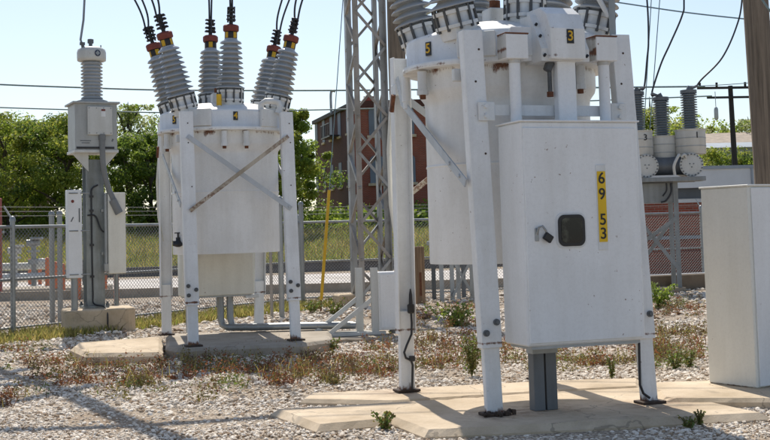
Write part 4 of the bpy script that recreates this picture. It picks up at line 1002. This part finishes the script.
# ------------------------------------------------------------------ trees
def tree(label, u, v_top, Y, width, mats, base_v=None, n=9000, leaf=.26, gap=.0, trunk_h=.35, seed=1, low=.12, name='tree', group='trees beyond the road'):
    r = np.random.default_rng(seed); rd = random.Random(seed)
    p = at(u, v_top, Y); z0 = float(ground_z(np.array(p.x), np.array(Y))); H = p.z-z0
    o = thing(name, label, 'tree', (p.x, Y, z0), 0, group)
    tr = MB(); limbs = []; r0 = .024*H+.06
    tip = Vector((rd.uniform(-.04, .04)*H, 0, H*.8)); pts = [Vector((0, 0, -.3)), Vector((.01*H, 0, H*.2)), Vector((-.01*H, .02*H, H*.45)), tip]
    tr.tube(catmull(pts, 4), [r0*(1-.9*i/12) for i in range(13)], n=8)
    cl = []
    nb = 16
    for k in range(nb):
        zc = H*(low+.05+.72*(k+.5)/nb); an = k*2.4+rd.uniform(-.5, .5); prof = math.sin(PI*min(1, (zc/H-low+.10)/(1.10-low)))**.6
        rad = width/2*prof*rd.uniform(.55, 1.0); st = Vector((0, 0, max(.12*H, zc-.16*H))); e = Vector((math.cos(an)*rad, math.sin(an)*rad, zc+rd.uniform(.0, .12)*H))
        mid = st.lerp(e, .5)+Vector((0, 0, .03*H)); tr.tube(catmull([st, mid, e], 3), [r0*.42*(1-.85*i/6) for i in range(7)], n=5)
        for t in (.5, .8, 1.0): cl.append(st.lerp(e, t)+Vector((rd.uniform(-1, 1), rd.uniform(-1, 1), rd.uniform(-.6, .9)))*width*.08)
    for k in range(int(8)): cl.append(Vector((rd.uniform(-.5, .5)*width*.55, rd.uniform(-.5, .5)*width*.5, H*rd.uniform(.68, .94))))
    for k in range(9):
        a_ = rd.uniform(0, 6.28); r_ = width*rd.uniform(.15, .48); b_ = Vector((math.cos(a_)*r_, math.sin(a_)*r_, H*(1.0-.30*(r_/width*2)**2)*rd.uniform(.82, 1.04)))
        tr.tube([b_-Vector((math.cos(a_)*.3, math.sin(a_)*.3, H*.22)), b_], [.035, .01], n=4); cl.append(b_)
    cl.append(Vector((0, 0, H*.95)))
    tr.build('trunk', M['bark'], o)
    cl = np.array([tuple(c) for c in cl]); cr_ = r.uniform(.05, .14, len(cl))*width; cr_[-10:-1] *= .6
    ci = r.integers(0, len(cl), n); dirs = r.normal(size=(n, 3)); dirs /= np.linalg.norm(dirs, axis=1)[:, None]
    rad = cr_[ci]*r.uniform(.1, 1.0, n)**.45
    pos = cl[ci]+dirs*rad[:, None]*np.array([1.15, 1.15, .8])
    keep = (pos[:, 2] > low*H*.5) & (pos[:, 2] < H*1.02); pos = pos[keep]; dirs = dirs[keep]; ci = ci[keep]; n = len(pos)
    nrm = dirs+r.normal(size=(n, 3))*.7+np.array([0, 0, .5]); nrm /= np.linalg.norm(nrm, axis=1)[:, None]
    a = np.cross(nrm, r.normal(size=(n, 3))); a /= np.linalg.norm(a, axis=1)[:, None]; b = np.cross(nrm, a)
    s = leaf*r.uniform(.5, 1.3, n)[:, None]
    V = np.stack([pos-a*s*.5, pos+b*s*.3, pos+a*s*.5, pos-b*s*.3], 1).reshape(-1, 3)
    q = np.arange(4*n).reshape(-1, 4); k_ = len(mats); mi = (ci*7+(r.random(n) < .25)*1) % k_
    npmesh('crown', V, q, None, o, [M[m] for m in mats], mi)
    return o
T = [
 ('broad green tree at the far left edge behind the fence', 6, 113, 84, 10, ['leaf', 'leaf_y'], 9000),
 ('yellow green tree left of the instrument transformer with a pale crown', 36, 124, 88, 8, ['leaf_y', 'leaf', 'leaf_y'], 11000),
 ('dense green tree directly behind the instrument transformer box', 66, 117, 82, 8, ['leaf', 'leaf_d', 'leaf_y'], 11000),
 ('sparse pale tree between the instrument transformer and the left breaker', 128, 108, 92, 7, ['leaf_p', 'leaf'], 5500),
 ('dark green tree low beside the left breaker leg', 150, 132, 84, 7, ['leaf', 'leaf_d'], 9000),
 ('tall bright green tree just right of the left breaker', 291, 112, 76, 4.8, ['leaf', 'leaf_y', 'leaf'], 13000),
 ('rounded green tree behind the left breaker legs', 262, 150, 82, 11, ['leaf_d', 'leaf'], 8000),
 ('green tree behind the leftmost insulators at right', 650, 111, 100, 9, ['leaf_y', 'leaf', 'leaf_p'], 7000),
 ('green tree behind the rightmost insulator', 688, 114, 104, 11, ['leaf_y', 'leaf'], 8000),
 ('small pale green tree right of the distant pole', 754, 122, 100, 9, ['leaf_p', 'leaf'], 4500),
 ('bushy green tree in front of the distant pole foot', 716, 150, 70, 7, ['leaf_y', 'leaf'], 6500),
 ('dark green shrub tree just left of the right hand wooden pole', 745, 156, 68, 5, ['leaf', 'leaf_d'], 5000),
 ('hazy green tree showing between the insulators at right', 670, 128, 90, 8, ['leaf', 'leaf_y'], 5000),
 ('green tree behind the left breaker tank', 205, 130, 92, 14, ['leaf', 'leaf_d'], 8000),
 ('dim tree beyond the road behind the front breaker tank', 520, 150, 110, 16, ['leaf', 'leaf_d'], 6000),
]
for i, (lab, u, v, Y, w, ms, n) in enumerate(T): tree(lab, u, v, Y, w, ms, n=int(n*(2.7, 2.0, 2.5, 1.8)[i % 4]), leaf=.22*(Y/85), seed=11+i, low=(.10, .26, .16, .30)[i % 4])
# dark undergrowth along the wood edge: nobody could count it
def scatter_leaves(name, pos, nrm_up, size, mats, mi, kind='stuff', stretch=.3):
    n = len(pos); r = rng; nrm = r.normal(size=(n, 3))+np.array([0, 0, nrm_up]); nrm /= np.linalg.norm(nrm, axis=1)[:, None]
    a = np.cross(nrm, r.normal(size=(n, 3))); a /= np.linalg.norm(a, axis=1)[:, None]; b = np.cross(nrm, a); s = (size*r.uniform(.5, 1.4, n))[:, None]
    V = np.stack([pos-a*s*.5, pos+b*s*stretch, pos+a*s*.5, pos-b*s*stretch], 1).reshape(-1, 3)
    return tag(npmesh(name, V, np.arange(4*n).reshape(-1, 4), None, None, [M[m] for m in mats], mi), kind=kind)
n = 26000; cx_ = rng.uniform(-34, 6, 160); cy_ = rng.uniform(82, 96, 160); k = rng.integers(0, 160, n)
px = cx_[k]+rng.normal(size=n)*1.0; py = cy_[k]+rng.normal(size=n)*.8; hh = (.6+1.7*rng.random(160))[k]; pz = ground_z(px, py)+hh*rng.random(n)
tag(scatter_leaves('undergrowth', np.stack([px, py, pz], 1), .4, .36, ['leaf_d', 'leaf'], (rng.random(n) < .45).astype(int)), 'dark leafy undergrowth along the foot of the distant trees', 'undergrowth')
n = 9000; cx_ = rng.uniform(14, 40, 60); cy_ = rng.uniform(60, 110, 60); k = rng.integers(0, 60, n)
px = cx_[k]+rng.normal(size=n)*1.2; py = cy_[k]+rng.normal(size=n)*.8; pz = (1.0+3.0*rng.random(60))[k]*rng.random(n)
tag(scatter_leaves('undergrowth', np.stack([px, py, pz], 1), .4, .6, ['leaf', 'leaf_y'], (rng.random(n) < .4).astype(int)), 'green undergrowth beyond the low building at right', 'undergrowth')

# ------------------------------------------------------------------ grass blades
def blades(name, x, y, z, h, w, mats, mi, label, cat, lean=.35):
    n = len(x); a = rng.uniform(0, 2*PI, n); base = np.stack([x, y, z], 1); d = np.stack([np.cos(a), np.sin(a), np.zeros(n)], 1); l = rng.normal(size=(n, 2))*lean
    tip = base+np.stack([l[:, 0]*h, l[:, 1]*h, h], 1); mid = base+np.stack([l[:, 0]*h*.35, l[:, 1]*h*.35, h*.55], 1); ww = (w if np.ndim(w) else np.full(n, w))[:, None]
    V = np.stack([base-d*ww*.5, base+d*ww*.5, mid+d*ww*.45, mid-d*ww*.45, tip+d*ww*.08, tip-d*ww*.08], 1).reshape(-1, 3); i0 = np.arange(n)*6
    q = np.concatenate([np.stack([i0, i0+1, i0+2, i0+3], 1), np.stack([i0+3, i0+2, i0+4, i0+5], 1)]); mi2 = np.concatenate([mi, mi])
    return tag(npmesh(name, V, q, None, None, [M[m] for m in mats], mi2), label, cat, kind='stuff')
n = 70000; x = rng.uniform(-32, 8, n); y = 51+34*rng.random(n)**1.2; z = ground_z(x, y); pt = np.sin(x*.8)*np.cos(y*.35+x*.3)
blades('grass', x, y, z, rng.uniform(.15, .5, n)*(1+.3*pt), .06, ['drygrass', 'bank_green', 'weed_o'], np.where(rng.random(n) < .36+.25*pt, 0, np.where(rng.random(n) < .7, 1, 2)), 'long yellow green grass on the bank beyond the road', 'grass')
# strip of lawn along the inside of left fence
n = 16000; t = rng.uniform(-.35, .95, n); o_ = rng.uniform(-.2, 1.5, n)**1.0; x = -6.46+4.45*t+o_*.80+.2; y = 20.73+6.87*t-o_*.45
keep = (rng.random(n) < .35+.65*(np.sin(x*3.1)*np.cos(y*2.2) > -.2)); x, y = x[keep], y[keep]; n = len(x)
blades('grass', x, y, np.zeros(n), rng.uniform(.04, .16, n), .018, ['drygrass', 'bank_green', 'weed_o'], np.where(rng.random(n) < .62, 0, np.where(rng.random(n) < .45, 1, 2)), 'patchy dry grass along the foot of the left fence', 'grass')

# ------------------------------------------------------------------ crushed stone
def ico():
    t = (1+5**.5)/2; v = np.array([(-1,t,0),(1,t,0),(-1,-t,0),(1,-t,0),(0,-1,t),(0,1,t),(0,-1,-t),(0,1,-t),(t,0,-1),(t,0,1),(-t,0,-1),(-t,0,1)], float); v /= np.linalg.norm(v[0])
    f = np.array([(0,11,5),(0,5,1),(0,1,7),(0,7,10),(0,10,11),(1,5,9),(5,11,4),(11,10,2),(10,7,6),(7,1,8),(3,9,4),(3,4,2),(3,2,6),(3,6,8),(3,8,9),(4,9,5),(2,4,11),(6,2,10),(8,6,7),(9,8,1)]); return v, f
iv, iff = ico()
xs, ys, ss = [], [], []
for (ya, yb, cnt, smin, smax) in ((7.6, 10.5, 38000, .006, .017), (10.5, 14.5, 42000, .008, .021), (14.5, 20, 30000, .012, .031), (20, 30, 15000, .02, .05)):
    y = rng.uniform(ya, yb, cnt); x = (rng.uniform(-.36, .36, cnt))*y; xs.append(x); ys.append(y); ss.append(smin+(smax*1.3-smin)*rng.random(cnt)**3.0)
x = np.concatenate(xs); y = np.concatenate(ys); s = np.concatenate(ss); n = len(x)
# patches where soil shows: thin the stones there
pn = np.sin(x*1.7+1.3*np.sin(y*1.1))*np.cos(y*1.9+.8*np.sin(x*.9)); keep = rng.random(n) < np.where(pn > .35, .30, 1.0); x, y, s = x[keep], y[keep], s[keep]; n = len(x)
var = iv[None]*rng.uniform(.72, 1.25, (n, 12, 1)); sc = np.stack([rng.uniform(.8, 1.5, n), rng.uniform(.7, 1.2, n), rng.uniform(.38, .72, n)], 1)
var = var*sc[:, None]*s[:, None, None]; an = rng.uniform(0, 2*PI, n); tl = rng.normal(size=n)*.35; ca, sa, ct_, st_ = np.cos(an), np.sin(an), np.cos(tl), np.sin(tl)
vx, vy, vz = var[..., 0], var[..., 1], var[..., 2]; vz, vx = vz*ct_[:, None]-vx*st_[:, None], vx*ct_[:, None]+vz*st_[:, None]
V = np.stack([vx*ca[:, None]-vy*sa[:, None]+x[:, None], vx*sa[:, None]+vy*ca[:, None]+y[:, None], vz+(s*.30+ground_z(x, y)+.012*np.sin(x*1.3+y*.7)*np.cos(y*1.1-x*.4))[:, None]], -1).reshape(-1, 3)
Fq = (iff[None]+(np.arange(n)*12)[:, None, None]).reshape(-1, 3)
tag(npmesh('gravel', V, Fq, M['stone']), 'pale crushed stone covering the yard', 'gravel', kind='stuff')

# ------------------------------------------------------------------ weeds
def weeds(label, spots, mats, hlo, hhi, per, lw, name='weeds'):
    xs, ys, zs, hs, mi = [], [], [], [], []
    for (cx, cy) in spots:
        k = rng.integers(int(per*.5), int(per*1.5)); sp = rng.uniform(.025, .075); h = rng.uniform(hlo, hhi)
        xs.append(cx+rng.normal(size=k)*sp*1.4); ys.append(cy+rng.normal(size=k)*sp); hs.append(h*rng.uniform(.4, 1.15, k)); mi.append(np.where(rng.random(k) < .72, rng.integers(0, len(mats)), rng.integers(0, len(mats), k)))
    x, y, h, mi = map(np.concatenate, (xs, ys, hs, mi)); n = len(x)
    # leaflets up each stem
    rep = 5; t = rng.random((n, rep)); px = np.repeat(x, rep)+rng.normal(size=n*rep)*.022; py = np.repeat(y, rep)+rng.normal(size=n*rep)*.022; pz = (h[:, None]*t).ravel()+.01+np.repeat(ground_z(x, y), rep)
    return scatter_leaves(name, np.stack([px, py, pz], 1), .5, lw, mats, np.repeat(mi, rep), stretch=.28)
def region(u0, v0, u1, v1, n, avoid=True):
    out = []
    n = int(n*1.2)
    while len(out) < n:
        u, v = random.uniform(u0, u1), random.uniform(v0, v1); p = gnd(u, v, .05 if v > 355 else 0)
        if math.sin(p.x*2.1+1.7*math.sin(p.y*.9))*math.cos(p.y*2.6) + random.uniform(-1.5, 1.5) > .0: out.append((p.x, p.y))
    return out
red = region(20, 358, 280, 382, 44)+region(120, 355, 400, 376, 36)+region(270, 345, 400, 390, 62)+region(412, 332, 480, 378, 34)+region(500, 345, 650, 368, 40)+region(652, 333, 705, 360, 34)+region(410, 306, 480, 330, 28)+region(650, 300, 700, 318, 20)+region(40, 382, 150, 398, 10)+region(0, 345, 90, 372, 10)+region(0, 375, 260, 410, 12)
tag(weeds('', red, ['weed_r', 'weed_r', 'weed_b', 'weed_o', 'weed_o'], .07, .21, 17, .031), 'low red brown weeds spreading in patches over the gravel', 'weeds')
st_x, st_y = [], []
for (a_, b_) in random.sample(red, 220):
    for q_ in range(random.randint(3, 9)): st_x.append(a_+random.gauss(0, .06)); st_y.append(b_+random.gauss(0, .06))
st_x, st_y = np.array(st_x), np.array(st_y); n = len(st_x)
blades('dry_stalks', st_x, st_y, ground_z(st_x, st_y), rng.uniform(.06, .24, n), .008, ['drygrass', 'weed_b', 'weed_o'], rng.integers(0, 3, n), 'thin dry stalks standing among the weeds', 'weeds')
grn = region(0, 345, 160, 375, 16)+region(200, 350, 400, 372, 18)+region(500, 355, 640, 374, 12)+region(652, 350, 705, 372, 26)+region(650, 296, 690, 310, 16)+region(40, 385, 250, 400, 12)
tag(weeds('', grn, ['weed_o', 'weed_g', 'weed_o'], .06, .17, 12, .026), 'scattered small olive green weeds among the stones', 'weeds')
def plant(label, u, v, h, w, mats, n=260, leaf=.05):
    p = gnd(u, v, .06 if v > 365 else 0); o = thing('weed_plant', label, 'plant', (p.x, p.y, float(ground_z(p.x, p.y)))); stm = MB(); pos = []
    for k in range(7):
        a = k*2.4; e = Vector((math.cos(a)*w*.5*random.uniform(.3, 1), math.sin(a)*w*.5*random.uniform(.3, 1), h*random.uniform(.6, 1.05))); pts = catmull([(0, 0, 0), e*.5+Vector((0, 0, h*.1)), e], 3); stm.tube(pts, .006, n=4)
        for j in range(n//7): t = random.uniform(.1, 1); q_ = e*t+Vector((0, 0, h*.2*t*(1-t))); pos.append(tuple(q_+Vector((random.gauss(0, .03), random.gauss(0, .03), random.gauss(0, .02)))*(w/.35)))
    stm.build('stem', M['weed_o'], o); pos = np.array(pos); m_ = len(pos); f_ = scatter_leaves('foliage', pos, .4, leaf, mats, rng.integers(0, len(mats), m_)); f_.parent = o; del f_['kind']
plant('tall feathery green weed between the front breaker legs', 472, 378, .50, .32, ['weed_o', 'weed_o', 'weed_g'], 900, .030)
plant('bright green weed at the front edge of the nearest pad', 385, 432, .15, .18, ['weed_g', 'weed_o'], 150, .036)
plant('small bright green weed right of the left breaker pad', 334, 351, .19, .2, ['weed_g', 'weed_o'], 130, .04)
plant('bright green weed at the foot of the right hand retaining wall', 660, 309, .5, .6, ['weed_g', 'leaf'], 420, .075)
plant('small green weed on the gravel in front of the pad near the right leg', 688, 431, .09, .18, ['weed_g', 'weed_o'], 110, .026)
plant('little upright green weed nearest the bottom right corner', 700, 428, .13, .10, ['weed_g', 'weed_o'], 90, .026)
plant('thin green weed left of the cabinet column in the gravel', 612, 381, .22, .14, ['weed_o', 'weed_g'], 120, .035)
plant('green weed near the foot of the yellow guy guard', 312, 314, .26, .45, ['weed_g', 'weed_o'], 260, .055)
plant('olive weed left of the concrete footing by the lattice tower', 334, 316, .36, .45, ['weed_o', 'weed_g'], 300, .055)
plant('leafy olive weed beside the grey cabinet base', 675, 371, .20, .30, ['weed_o', 'weed_g'], 260, .034)
plant('upright olive weed just left of the grey cabinet base', 690, 368, .18, .18, ['weed_o', 'weed_g'], 180, .032)
plant('bushy green weed behind the front breaker by the wooden post', 455, 326, .36, .9, ['weed_g', 'leaf', 'weed_o'], 520, .06)

# ------------------------------------------------------------------ light, sky, camera
sd = Vector((-.215, .977, 0)).normalized()*math.cos(R(52)) + Vector((0, 0, math.sin(R(52))))
sun = bpy.data.lights.new('sun', 'SUN'); sun.energy = 5.0; sun.angle = R(.5); sun.color = (1.0, .925, .81)
so = bpy.data.objects.new('sun', sun); C.objects.link(so); so.rotation_euler = (-sd).to_track_quat('-Z', 'Y').to_euler(); so.location = (0, 0, 30)
w = bpy.data.worlds.new('World'); S.world = w; w.use_nodes = True; nt = w.node_tree
sky = nt.nodes.new('ShaderNodeTexSky'); sky.sky_type = 'NISHITA'; sky.sun_disc = False; sky.sun_elevation = R(52); sky.sun_rotation = R(-12.4)
sky.air_density = 1.0; sky.dust_density = 1.0; sky.ozone_density = 1.6; sky.altitude = 200
bg = nt.nodes['Background']; hs = nt.nodes.new('ShaderNodeHueSaturation'); hs.inputs['Saturation'].default_value = .86; nt.links.new(sky.outputs[0], hs.inputs['Color']); nt.links.new(hs.outputs[0], bg.inputs[0]); bg.inputs[1].default_value = .138
cam = bpy.data.cameras.new('camera'); co = bpy.data.objects.new('camera', cam); C.objects.link(co); S.camera = co
cam.sensor_width = 36; cam.sensor_fit = 'HORIZONTAL'; cam.lens = 36*FPX/770; cam.shift_x = 0; cam.shift_y = (CY-220)/770; cam.clip_end = 5000; cam.clip_start = .1
Mc = Matrix((_R, _U, -_F)).transposed().to_4x4(); Mc.translation = (0, 0, EYE); co.matrix_world = Mc
S.view_settings.view_transform = 'Standard'; S.view_settings.look = 'None'; S.view_settings.exposure = 0
